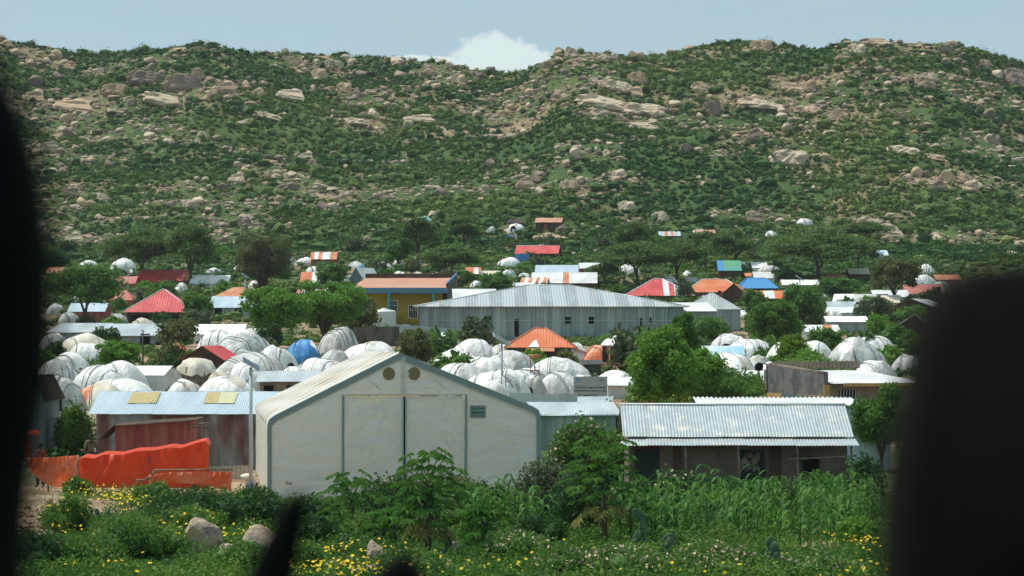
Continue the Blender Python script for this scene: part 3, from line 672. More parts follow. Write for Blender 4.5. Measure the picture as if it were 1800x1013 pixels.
# ------------------------------------------------------------------ dome shelters of sticks and tarpaulin
def dome(px0, px1, ytop, yb, style, label, straps=5, rot=None, door=None, patches=0, stretch=1.0, sq=2.3, group='domed tarpaulin shelters', rag=False):
    rg = rs(); pc = (px0 + px1) / 2
    x, y, z = hit(pc, yb); s = y / F; W = (px1 - px0) * s; rx = W / 2
    ry = rx * rg.uniform(.75, .95) * stretch; y2 = y + ry; z = float(ground(x, y2)); s2 = y2 / F
    h = max(H - (ytop - HZ) * s2 - z, W * .25); x = (pc - 900) * s2
    rz = rg.uniform(-.35, .35) if rot is None else rot
    rx *= (1.32 if y < 260 else 1.12); ry *= (1.2 if y < 260 else 1); rx /= math.sqrt(math.cos(rz) ** 2 + (ry / rx) ** 2 * math.sin(rz) ** 2)
    t = thing('dome_shelter', label, 'shelter', (x, y2, z - .08), rz, group)
    ph = rg.uniform(0, 6.28, 8); fr = rg.randint(3, 9, 4)
    nh = rg.randint(2, 5); ang0 = rg.choice([.15, -.2, .45, -.45, .8])
    def hf(a, b, lift=0):
        th = np.arctan2(b / ry, a / rx); r = np.sqrt((a / rx) ** 2 + (b / ry) ** 2)
        e = 1 + .035 * np.sin(fr[0] * th + ph[0]) + .025 * np.sin(fr[1] * th + ph[1])
        r = np.clip(r / e, 0, 1); zz = h * (1 - r ** sq) ** .6
        zz = zz - h * .045 * np.abs(np.sin(np.pi * nh * (a / rx * math.cos(ang0) + b / ry * math.sin(ang0)) / 2 + ph[2])) * (1 - r * .6)      # tarp sags between the bent sticks
        zz = zz * (1 + .05 * np.sin(a / rx * 2.3 + ph[5]) + .045 * np.sin(b / ry * 3.1 + a / rx * 1.7 + ph[6]) + .035 * np.sin(a / rx * 5.3 + ph[7]) * np.cos(b / ry * 4.1 + ph[3]))
        zz = zz + h * .012 * np.sin(a / rx * 11 + ph[3]) * np.sin(b / ry * 9 + ph[4])
        return zz + lift
    mb = MB(); nt_, nr_ = 72, 22
    th = np.linspace(0, 2 * np.pi, nt_, endpoint=False); rr = np.sin(np.linspace(0, np.pi / 2, nr_ + 1))[1:]
    V = [(0, 0, float(hf(np.array(0.), np.array(0.))))]
    for r in rr:
        e = 1 + .035 * np.sin(fr[0] * th + ph[0]) + .025 * np.sin(fr[1] * th + ph[1])
        fold = 1 + .018 * r ** 3 * np.sin(th * 23 + ph[5] + 3 * np.sin(th * 2)) + .014 * r ** 2 * np.sin(th * 37 + ph[6])
        a = rx * e * r * np.cos(th) * fold; b = ry * e * r * np.sin(th) * fold
        zz = hf(a / fold, b / fold)
        for k in range(nt_): V.append((a[k], b[k], zz[k]))
    last = np.array(V[-nt_:]); last[:, 2] = -.25; V += [tuple(q) for q in last]
    Fc = [(0, 1 + k, 1 + (k + 1) % nt_) for k in range(nt_)]
    for r in range(len(rr)):
        for k in range(nt_):
            a = 1 + r * nt_ + k; b = 1 + r * nt_ + (k + 1) % nt_; Fc.append((a, a + nt_, b + nt_, b))
    mb.add(V, Fc, 0, True)
    mb.build('cover', {'w': 'tarp', 'g': 'tarp_grey', 'b': 'tarp_beige', 'blue': 'tarp_blue', 'o': 'tarp_orange', 'c': 'tarp_cyan', 'd': 'net'}[style], t)
    def path(fn, n=26):
        P = []
        for q in np.linspace(-1, 1, n):
            a, b = fn(q)
            if (a / rx) ** 2 + (b / ry) ** 2 < .985: P.append((a, b, float(hf(np.array(a), np.array(b))) + .02))
        return P
    thick = max(.014, .42 * s2)
    offs = []
    for k in range(straps):
        if k % 3 == 1 and offs: c = offs[-1][0] + .065; ang = offs[-1][1]
        elif k and k % 4 == 0: c = rg.uniform(-.35, .1); ang = 1.45 + rg.uniform(-.2, .2)
        else: c = -.62 + 1.3 * (k + rg.rand() * .6) / max(straps, 1); ang = ang0 + rg.uniform(-.12, .12)
        offs.append((c, ang))
        ca, sa = math.cos(ang), math.sin(ang); cv = rg.uniform(-.16, .16)
        P = path(lambda q: ((c + cv * q * q) * rx * ca - q * 1.1 * rx * sa, (c + cv * q * q) * ry * sa + q * 1.1 * ry * ca))
        if len(P) > 3: MB().tube(P, thick, 5).build('strap', 'rope', t)
    if not patches and not rag and y < 300: patches = rg.randint(0, 3)
    if rag or patches:
        for k in range(max(patches, 1)):
            c0 = rg.uniform(-.6, .5); c1 = c0 + rg.uniform(.2, .45); b0 = rg.uniform(-.95, -.3); b1 = b0 + rg.uniform(.35, .6)
            G = MB(); n = 9; V = []
            for i in range(n):
                for j in range(n):
                    a = (c0 + (c1 - c0) * i / (n - 1)) * rx; b = (b0 + (b1 - b0) * j / (n - 1)) * ry
                    q = math.hypot(a / rx, b / ry)
                    if q > .97: a *= .97 / q; b *= .97 / q
                    V.append((a, b, float(hf(np.array(a), np.array(b))) + .018))
            G.add(V, [(i * n + j, (i + 1) * n + j, (i + 1) * n + j + 1, i * n + j + 1) for i in range(n - 1) for j in range(n - 1)], 0, True)
            G.build('patch', (rag if isinstance(rag, str) else rg.choice(['tarp_grey', 'tarp_beige', 'tarp', 'tarp_grey'])), t)
    if door is not None:
        ox, dw, dh = door; dw *= W; dh *= h; ox *= W; G = MB(); n = 12; V = [(ox - dw / 2, 0, -.1)]
        for i in range(n + 1):
            q = math.pi * i / n; V.append((ox - dw / 2 * math.cos(q), 0, dh * math.sin(q) ** .7))
        V = np.array(V + [(ox + dw / 2, 0, -.1)])
        yo = -ry * math.sqrt(max(0, 1 - (abs(ox) / rx) ** 2)) * .93 - .05
        V[:, 1] = yo; V2 = V.copy(); V2[:, 1] += ry * .35; m_ = len(V)
        G.add(np.concatenate([V, V2]), [tuple(range(m_)), tuple(range(m_, 2 * m_))[::-1]] + [(i, i + 1, i + 1 + m_, i + m_) for i in range(m_ - 1)])
        G.build('doorway', 'dark', t)
        arch = [tuple(q + np.array([0, -.02, 0])) for q in V[1:-1]]; MB().tube(arch, max(.03, .7 * s2), 5).build('doorway_hoop', 'rope', t)
    return t

# ------------------------------------------------------------------ tin houses
def house(px0, px1, yb, ye, yr, kind, depth, roof, wall, label, rot=0.0, pitch=.25, amp=.03, over=.3, side=.25, ops=(), group='tin roofed houses', name='house', cat='house', ridge=.35, wpitch=None, wamp=None, pattern=None, panel=.9, cap=None, posts=0, roofname='roof', back=True):
    pc = (px0 + px1) / 2; x, y, z = hit(pc, yb); s = y / F; W = (px1 - px0) * s; so_ = (y - over) / F
    ze = H - (ye - HZ) * so_ - z
    t = thing(name, label, cat, (x, y, z), rot, group)
    if kind == 'gy': zr = H - (yr - HZ) * so_ - z
    elif kind in ('mono',): zr = H - (yr - HZ) * ((y + depth + over * .5) / F) - z
    else: zr = H - (yr - HZ) * ((y + depth / 2) / F) - z
    if zr < ze + .05: zr = ze + .05
    rf = MB(); wl = MB(); mats = roof if isinstance(roof, (list, tuple)) else [roof]
    wp = wpitch or pitch; wa = amp * .8 if wamp is None else wamp
    hw = W / 2 - side; X = np.array([1, 0, 0]); Z = np.array([0, 0, 1.]); kw = dict(pitch=pitch, amp=amp, pattern=pattern, panel=panel)
    def up(a): a = np.array(a, float); L_ = np.linalg.norm(a); return a / L_, L_
    seedk = int(px0 * 7 + yb) % 9999
    yF, yB = -over, depth + over
    rise = zr - ze
    ridges = []
    if kind == 'gx':
        v, L_ = up((0, depth / 2 + over, rise)); rf.sheet((-W / 2, yF, ze), X, v, W, L_, seed=seedk, **kw)
        v, L_ = up((0, -depth / 2 - over, rise)); rf.sheet((W / 2, yB, ze), -X, v, W, L_, seed=seedk + 1, **kw)
        ridges = [[(-W / 2 - .02, depth / 2, zr + .02), (W / 2 + .02, depth / 2, zr + .02)]]
        k = rise / (depth / 2 + over); hF = ze + k * over - .05; top = lambda yv: hF + k * min(yv, depth - yv)
        wl.sheet((-hw, 0, -.6), X, Z, 2 * hw, hF + .6, wp, wa); wl.sheet((hw, depth, -.6), -X, Z, 2 * hw, hF + .6, wp, wa)
        for sg in (-1, 1):
            wl.sheet((sg * hw, 0 if sg > 0 else depth, -.6), (0, sg, 0), Z, depth, lambda q: top(q) + .6, wp, wa)
    elif kind == 'gy':
        v, L_ = up((W / 2, 0, rise)); rf.sheet((-W / 2, yB, ze), (0, -1, 0), v, yB - yF, L_, seed=seedk, **kw)
        v, L_ = up((-W / 2, 0, rise)); rf.sheet((W / 2, yF, ze), (0, 1, 0), v, yB - yF, L_, seed=seedk + 1, **kw)
        ridges = [[(0, yF - .02, zr + .02), (0, yB, zr + .02)]]
        k = rise / (W / 2); hE = ze + k * side - .05
        for sg in (-1, 1):
            p0 = (-hw, 0, -.6) if sg < 0 else (hw, depth, -.6)
            wl.sheet(p0, X * -sg, Z, 2 * hw, lambda q: hE + k * min(q, 2 * hw - q) + .6, wp, wa)
            wl.sheet((sg * hw, 0 if sg > 0 else depth, -.6), (0, sg, 0), Z, depth, hE + .6, wp, wa)
    elif kind == 'hip':
        r = W / 2 * ridge; a = W / 2 - r; hd = depth / 2 + over
        v, L_ = up((0, hd, rise)); tr = lambda q: L_ * max(0, min(1, q / a, (W - q) / a))
        rf.sheet((-W / 2, yF, ze), X, v, W, tr, seed=seedk, **kw)
        rf.sheet((W / 2, yB, ze), -X, up((0, -hd, rise))[0], W, tr, seed=seedk + 2, **kw)
        v, L2 = up((a, 0, rise)); Wd = 2 * hd; tr2 = lambda q: L2 * max(0, min(q / hd, (Wd - q) / hd))
        rf.sheet((-W / 2, yB, ze), (0, -1, 0), v, Wd, tr2, seed=seedk + 3, **kw)
        rf.sheet((W / 2, yF, ze), (0, 1, 0), up((-a, 0, rise))[0], Wd, tr2, seed=seedk + 4, **kw)
        e = .03; ridges = [[(-r, depth / 2, zr + e), (r, depth / 2, zr + e)]] + [[(sx_ * W / 2, yy__, ze + e), (sx_ * r, depth / 2, zr + e)] for sx_ in (-1, 1) for yy__ in (yF, yB)]
        k = rise / hd; hF = ze + k * over - .05
        wl.sheet((-hw, 0, -.6), X, Z, 2 * hw, hF + .6, wp, wa); wl.sheet((hw, depth, -.6), -X, Z, 2 * hw, hF + .6, wp, wa)
        for sg in (-1, 1): wl.sheet((sg * hw, 0 if sg > 0 else depth, -.6), (0, sg, 0), Z, depth, hF + .6, wp, wa)
    else:  # mono pitch, high at the back
        v, L_ = up((0, yB - yF, rise)); rf.sheet((-W / 2, yF, ze), X, v, W, L_, seed=seedk, **kw)
        k = rise / (yB - yF); hF = ze + k * over - .05; hB = hF + k * depth
        wl.sheet((-hw, 0, -.6), X, Z, 2 * hw, hF + .6, wp, wa); wl.sheet((hw, depth, -.6), -X, Z, 2 * hw, hB + .6, wp, wa)
        for sg in (-1, 1): wl.sheet((sg * hw, 0 if sg > 0 else depth, -.6), (0, sg, 0), Z, depth, lambda q: (hF + k * (q if sg > 0 else depth - q)) + .6, wp, wa)
        rf.tube([(-W / 2, yF, ze - .04), (W / 2, yF, ze - .04)], .03, 6, 0)
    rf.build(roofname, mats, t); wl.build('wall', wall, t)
    if cap and ridges:
        for rdg in ridges: MB().tube(rdg, .055, 6).build('ridge_cap', cap, t)
    for o_ in ops:
        kd, xf, z0, w_, h_ = o_[:5]; mt = o_[5] if len(o_) > 5 else None; xx = -W / 2 + W * xf
        if kd == 'door':
            MB().box((xx, -wa - .03, z0 + h_ / 2), (w_, .04, h_)).build('door', mt or 'dark', t)
        elif kd == 'window':
            fr_ = MB(); yv = -wa - .05
            for sx_ in (-1, 1): fr_.box((xx + sx_ * w_ / 2, yv, z0 + h_ / 2), (.06, .06, h_ + .06))
            for sz_ in (0, 1): fr_.box((xx, yv, z0 + h_ * sz_), (w_ - .06, .058, .06))
            fo = fr_.build('window', mt or 'galv_dark', t)
            MB().box((xx, -wa - .025, z0 + h_ / 2), (w_ - .05, .02, h_ - .05)).build('pane', 'dark', fo)
            if w_ > .7:
                br = MB()
                for q in range(1, 5): br.box((xx - w_ / 2 + w_ * q / 5, yv - .01, z0 + h_ / 2), (.03, .02, h_ - .07))
                br.box((xx, yv - .035, z0 + h_ * .62), (w_ - .08, .02, .04)); br.build('bar', 'white' if mt == 'white' else 'steel_dark', fo)
    for k in range(posts):
        xx = -W / 2 + .15 + (W - .3) * k / max(posts - 1, 1); MB().tube([(xx, yF + .1, -.5), (xx, yF + .1, ze + .02)], .05, 7).build('post', 'wood', t)
    t['_ze'] = ze; t['_zr'] = zr; t['_W'] = W
    return t

# ------------------------------------------------------------------ white hall tent
def text_mesh(txt, size, name, m_, parent, loc, rot=(R(90), 0, 0), extrude=.004, sx_=1.0, align='CENTER'):
    c = bpy.data.curves.new('lettering', 'FONT'); c.body = txt; c.size = size; c.extrude = extrude; c.align_x = align; c.align_y = 'CENTER'; c.space_character = 1.08; c.offset = size * .022
    o = bpy.data.objects.new('lettering', c); C.objects.link(o); bpy.context.view_layer.update()
    me = bpy.data.meshes.new_from_object(o.evaluated_get(bpy.context.evaluated_depsgraph_get())); bpy.data.objects.remove(o)
    me.materials.clear(); me.materials.append(M[m_])
    k = bpy.data.objects.new(name, me); C.objects.link(k); k.parent = parent; k.location = loc; k.rotation_euler = rot; k.scale = (sx_, 1, 1); return k

def hall_tent():
    D0 = 85.0; X0 = (470 - 900) / F * D0; rz = R(7.5)
    z0 = float(ground(X0 + 5, 86)) - .02
    t = thing('hall_tent', 'large white hall tent with two closed door curtains and two round khaki vents', 'tent', (X0, D0, z0), rz)
    W = 9.72; L = 17.5
    prof = [(0, 0), (0, 2.66), (.05, 2.86), (.26, 3.02), (4.66, 5.2), (9.42, 3.3), (9.64, 3.17), (W, 2.98), (W + .02, 0)]
    def zt(x):  # outline height at x
        return np.interp(x, [q[0] for q in prof[1:-1]], [q[1] for q in prof[1:-1]])
    rg = np.random.RandomState(4)
    # roof cover: arches every 2.5 m, fabric sagging between them
    def shell(seg0, seg1, name, m_, nu):
        mb_ = MB(); V = []; ns = 57
        P = []
        for a, b in zip(prof[seg0:seg1], prof[seg0 + 1:seg1 + 1]):
            n = max(1, int(math.dist(a, b) / .25))
            for i in range(n): P.append((a[0] + (b[0] - a[0]) * i / n, a[1] + (b[1] - a[1]) * i / n, b[0] - a[0], b[1] - a[1]))
        P.append((*prof[seg1], P[-1][2], P[-1][3]))
        for j in range(ns):
            yv = L * j / (ns - 1); ph_ = (yv % 2.5) / 2.5; sg = .03 * math.sin(math.pi * ph_) ** .8
            for i, (a, b, dx, dz) in enumerate(P):
                l = math.hypot(dx, dz); e = min(i, len(P) - 1 - i) / (len(P) - 1) * 2; e = min(1, e * 5)
                wv = .014 * math.sin(i * 1.3 + j * .9) + .01 * math.sin(i * .5 - j * 1.7)
                V.append((a + dz / l * (sg + wv) * e, yv + .02, b - dx / l * (sg + wv) * e))
        n = len(P)
        mb_.add(V, [(j * n + i, (j + 1) * n + i, (j + 1) * n + i + 1, j * n + i + 1) for j in range(ns - 1) for i in range(n - 1)], 0, True)
        return mb_.build(name, m_, t)
    shell(3, 5, 'roof_cover', 'tentroof', 0)
    shell(0, 3, 'side_wall', 'tentroof', 0); shell(5, 8, 'side_wall', 'tentcloth', 0)
    # arches under the skin show as thin raised lines
    for j in range(1, 8):
        MB().tube([(q[0], 2.5 * j, q[1] + .0) for q in prof[1:8]], .025, 6).build('arch', 'tentroof', t)
    # front gable membrane (with opening for the door), wavy
    def panel(x0, x1, zl, zh, name, m_, y0, amp=.02, dia=0, n=56, k=90):
        mb_ = MB(); V = []; CR = []
        for q in range(22):
            sl = rg.choice([0, .03, -.04, .35, -.3, .12]) if not dia else dia * rg.uniform(.5, 2.2)
            CR.append((rg.uniform(x0, x1), rg.uniform(zl, max(zl + .5, 4.2)), sl, rg.uniform(.3, 1.0), rg.uniform(.018, .045), rg.uniform(.012, .034) * rg.choice([1, 1, -1])))
        for i in range(n + 1):
            xx = x0 + (x1 - x0) * i / n; hi = zh(xx) if callable(zh) else zh
            for j in range(k + 1):
                f_ = j / k; zz = zl + (hi - zl) * f_; e = min(1, min(i, n - i) / 3) * min(1, min(j, k - j) / 3)
                wv = amp * (math.sin(zz * 5.5 + xx * 1.2 + 2 * math.sin(xx * .9)) * .8 + .8 * math.sin(zz * 11 - xx * 2.0) * (math.sin(xx * 3 + zz) > .1) + dia * math.sin((xx - (x0 if dia > 0 else x1)) * 3.2 + zz * 2.2 * (1 if dia > 0 else -1)))
                for (cx, cz, sl, ln, wd_, am) in CR:
                    dd = (zz - cz - sl * (xx - cx)) / wd_
                    if abs(dd) < 3: wv += am * math.exp(-dd * dd) * math.exp(-((xx - cx) / ln) ** 4)
                V.append((xx, y0 - wv * e, zz))
        mb_.add(V, [(i * (k + 1) + j, (i + 1) * (k + 1) + j, (i + 1) * (k + 1) + j + 1, i * (k + 1) + j + 1) for i in range(n) for j in range(k)], 0, True)
        return mb_.build(name, m_, t)
    XL, XR, XM, ZD = 2.66, 7.02, 4.82, 3.70
    top = lambda q: float(zt(q)) - .03
    panel(.04, XL, 0, top, 'gable_panel', 'tentcloth', 0, .026)
    panel(XR, W - .03, 0, top, 'gable_panel', 'tentcloth', 0, .03)
    panel(XL, XR, ZD, top, 'gable_panel', 'tentcloth', 0, .03)
    panel(XL + .05, XM - .02, .05, ZD - .03, 'door_curtain', 'tentcloth', .05, .04, 1.4)
    panel(XM + .04, XR - .05, .05, ZD - .03, 'door_curtain', 'tentcloth', .05, .035, -1.2)
    MB().box((XM + .01, .12, 1.85), (.1, .02, 3.6)).build('door_gap', 'dark', t)
    for xx, zt_ in ((XL, ZD), (XR, ZD)):
        MB().box((xx, -.03, zt_ / 2), (.09, .08, zt_)).build('door_post', 'tenttrim', t)
    for sg in (-1, 1): MB().box((XM + .01 + sg * .055, -.015, ZD / 2), (.045, .06, ZD - .04)).build('door_post', 'steel', t)
    MB().box(((XL + XR) / 2, -.05, ZD + .02), (XR - XL + .1, .05, .05)).build('door_lintel', 'tarp_beige', t)
    MB().box((4.78, -.05, 4.42), (.16, .05, 1.28)).build('ridge_strip', 'tentcloth', t)
    for xx in (4.28, 5.17):
        m_ = MB(); n = 28; V = [(xx + .22 * math.cos(6.283 * k / n), -.065, 4.47 + .23 * math.sin(6.283 * k / n)) for k in range(n)]; V2 = [(a, -.02, c) for a, b, c in V]
        m_.add(V + V2, [tuple(range(n))] + [(k, (k + 1) % n, (k + 1) % n + n, k + n) for k in range(n)]); m_.build('vent', 'khaki', t)
    MB().box((4.93, -.085, 4.46), (.12, .02, .09)).build('vent_tie', 'white', t)
    for a, b in (((2.7, 3.95), (4.0, 4.75)), ((3.4, 4.4), (4.0, 3.9)), ((5.5, 4.6), (6.3, 3.95))):
        MB().tube([(a[0], -.045, a[1]), (b[0], -.045, b[1])], .012, 5).build('seam', 'tentcloth', t)
    # front trim band following legs and rafters
    mb_ = MB(); P = [(0, 0), (0, 2.64), (.06, 2.83), (.26, 2.98), (4.66, 5.17), (9.42, 3.26), (9.63, 3.13), (9.7, 2.93), (W, 0)]; wd = .16
    inn = [(.15, 0), (.15, 2.62), (.19, 2.72), (.33, 2.85), (4.66, 4.98), (9.35, 3.10), (9.49, 3.02), (9.55, 2.90), (W - .15, 0)]
    n = len(P); V = [(a, -.06, b + .04) for a, b in P] + [(a, -.06, b) for a, b in inn] + [(a - (.0), .12, b + .04) for a, b in P] + [(a, .02, b) for a, b in inn]
    Fc = []
    for i in range(n - 1): Fc += [(i, i + 1, n + i + 1, n + i), (2 * n + i, 2 * n + i + 1, i + 1, i), (n + i, n + i + 1, 3 * n + i + 1, 3 * n + i)]
    mb_.add(V, Fc); mb_.build('front_trim', 'tenttrim', t)
    MB().tube([(a, -.05, b - .03) for a, b in inn[2:7]], .018, 5).build('trim_hem', 'tarp_beige', t)
    # ground flaps
    m_ = MB(); m_.sheet((.1, -.5, .02), (1, 0, 0), (0, .98, .2), 2.3, .52, .8, .05); m_.build('ground_flap', 'tentcloth', t)
    m_ = MB(); m_.sheet((6.6, -.7, .05), (1, 0, 0), (0, .93, .36), 3.0, .78, .9, .06); m_.build('ground_flap', 'tentcloth', t)
    # banner in a plastic pocket
    bx, bz = 7.44, 3.12
    MB().box((bx, -.075, bz), (.57, .012, .44)).build('banner_pocket', 'clear', t)
    b = MB(); n = 10; V = []
    for j, (w_, dx, yb_) in enumerate(((.45, .0, -.11), (.45, .035, .11))):
        for i in range(n + 1):
            f_ = i / n; bow = .03 * math.sin(math.pi * f_) * (1 if j == 0 else -1); V.append((bx - w_ / 2 + w_ * f_ + dx - .01, -.085, bz + .03 + yb_ + bow))
    b.add(V, [(i, i + 1, n + 2 + i, n + 1 + i) for i in range(n)]); bo = b.build('banner', 'bannergreen', t)
    text_mesh('O.BLBAWER', .105, 'lettering', 'bannertext', bo, (bx + .01, -.089, bz + .035), sx_=.82, extrude=.002)
    text_mesh('Full', .14, 'scribble', 'ink', t, (.75, -.06, .62), extrude=.001)
hall_tent()

# ------------------------------------------------------------------ lamps, loudspeakers, sign
def lamp(px, yb, ytop, label, panelw=35, pole=9, near=False, dark=False, tilt=-.42, group='solar street lamps', yaw=.35):
    x, y, z = hit(px, yb); s = y / F; h = H - (ytop - HZ) * s - z
    t = thing('street_lamp', label, 'street lamp', (x, y, z), 0, group); r = pole * s / 2
    MB().tube([(0, 0, .0 if not near else .33), (0, 0, h)], [r, r * .8], 10).build('pole', 'steel_dark' if dark else 'steel', t)
    if near:
        MB().tube([(0, 0, -.2), (0, 0, .33)], [r * 1.25, r * 1.2], 10).build('pole_base', 'blue_paint', t)
    pw = panelw * s
    o = MB().box((0, 0, 0), (pw, pw * .55, .05)).build('solar_panel', 'steel', t); o.location = (0, 0, h + pw * .16); o.rotation_euler = (R(24), R(30), yaw)
    p = MB().box((0, 0, .032), (pw * .93, pw * .49, .01)).build('cells', 'panel', o)
    MB().box((0, -r * 1.6, h - pw * .25), (pw * .12, pw * .3, .06)).build('lamp_head', 'steel', t)
    return t
lamp(441, 866, 646, 'tall near street lamp with tilted solar panel and dark blue pole foot', 36, 7.5, True)
lamp(882, 705, 603, 'solar street lamp standing between white domes and orange roof', 36, 4.5)
lamp(431, 540, 487, 'thin solar street lamp rising over the grey-blue roof', 14, 2.4)
lamp(372, 530, 479, 'thin solar street lamp between the white tarpaulin row and big round tree', 12, 2)
lamp(225, 522, 480, 'thin solar street lamp left of the red roofed row', 12, 2)
lamp(1406, 556, 492, 'pale street lamp behind the round tree on the right', 16, 2.6)
lamp(251, 686, 583, 'thin dark street lamp pole with small box in front of the tin sheds', 7, 3.4, dark=True)

def speakers(px, yb, ytop, label, k=1.0):
    x, y, z = hit(px, yb); s = y / F; h = H - (ytop - HZ) * s - z
    t = thing('loudspeaker_pole', label, 'loudspeaker', (x, y, z), 0, 'loudspeaker poles')
    MB().tube([(0, 0, -.3), (.02, 0, h * .5), (0, 0, h)], [.07 * k, .06 * k, .05 * k], 8).build('pole', 'rust_steel', t)
    MB().box((0, 0, h), (.75 * k, .08 * k, .06 * k)).build('crossbar', 'rust_steel', t)
    for sg in (-1, 1):
        o = MB().lathe([(.05 * k, -.28 * k), (.07 * k, -.1 * k), (.12 * k, .05 * k), (.27 * k, .3 * k), (.28 * k, .3 * k), (.27 * k, .27 * k), (.10 * k, .02 * k)], 20).build('loudspeaker_horn', 'steel_dark', t)
        o.location = (sg * .36 * k, -.05, h - .26 * k); o.rotation_euler = (R(72), 0, R(-28 if sg < 0 else 35))
    MB().box((-.1 * k, -.08, h * .72), (.14 * k, .1, .7 * k)).build('control_box', 'steel', t)
speakers(1348, 712, 640, 'pair of dark loudspeaker horns on a rusty pole beside the rendered building')
speakers(1270, 570, 512, 'small grey loudspeakers on a thin pole before the grey pyramid roof', .9)

def signboard():
    x, y, z = hit(1038, 716); s = y / F; z1 = H - (662 - HZ) * s - z; w_ = 59 * s; h_ = 44 * s
    t = thing('signboard', 'pale grey health notice signboard with blue round emblem behind the tin fence', 'sign', (x, y, z), R(-2))
    MB().box((0, 0, z1 - h_ / 2), (w_, .05, h_)).build('board', 'sign', t)
    for sg in (-1, 1): MB().tube([(sg * w_ * .42, .06, -.4), (sg * w_ * .42, .06, z1 - .1)], .035, 8).build('post', 'steel', t)
    f = -.03
    for i, (tx, zz, sz, xx) in enumerate((('Hadaad ku aragto ilmahaaga', .43, .145, 0), ('calaamadahan foosha ku cusan', .565, .145, 0), ('Cudur qandadka la xan', .75, .125, -.1), ('Tariiq xoq dagiis', .85, .125, -.12))):
        tm = text_mesh(tx, sz, 'lettering', 'ink', t, (xx * w_, f, z1 - h_ * zz), sx_=.96 * w_ / 1.9 * (1 if i < 2 else .95))
    text_mesh('amref', .11, 'lettering', 'ink', t, (w_ * .33, f, z1 - h_ * .13), sx_=.9)
    a, b = w_ * .21, z1 - h_ * .13
    MB().box((a, f, b + .01), (.07, .006, .018)).box((a + .01, f, b - .03), (.015, .0065, .1)).box((w_ * .33, f, b - .075), (.24, .006, .012)).build('emblem', 'inkred', t)
    m_ = MB(); n = 24; r1, r0 = .125, .065; V = [(r1 * math.cos(6.283 * k / n), 0, r1 * math.sin(6.283 * k / n)) for k in range(n)] + [(r0 * math.cos(6.283 * k / n), 0, r0 * 1.1 * math.sin(6.283 * k / n)) for k in range(n)]
    V = [(a - w_ * .36, f - .002, c + z1 - h_ * .145) for a, b, c in V]; m_.add(V, [(k, (k + 1) % n, n + (k + 1) % n, n + k) for k in range(n)]).build('emblem', 'inkblue', t)
    lump(m2 := MB(), (-w_ * .36, f - .002, z1 - h_ * .15), (.03, .004, .05), np.random.RandomState(1), 2, 0); m2.build('emblem_figure', 'white', t)
signboard()

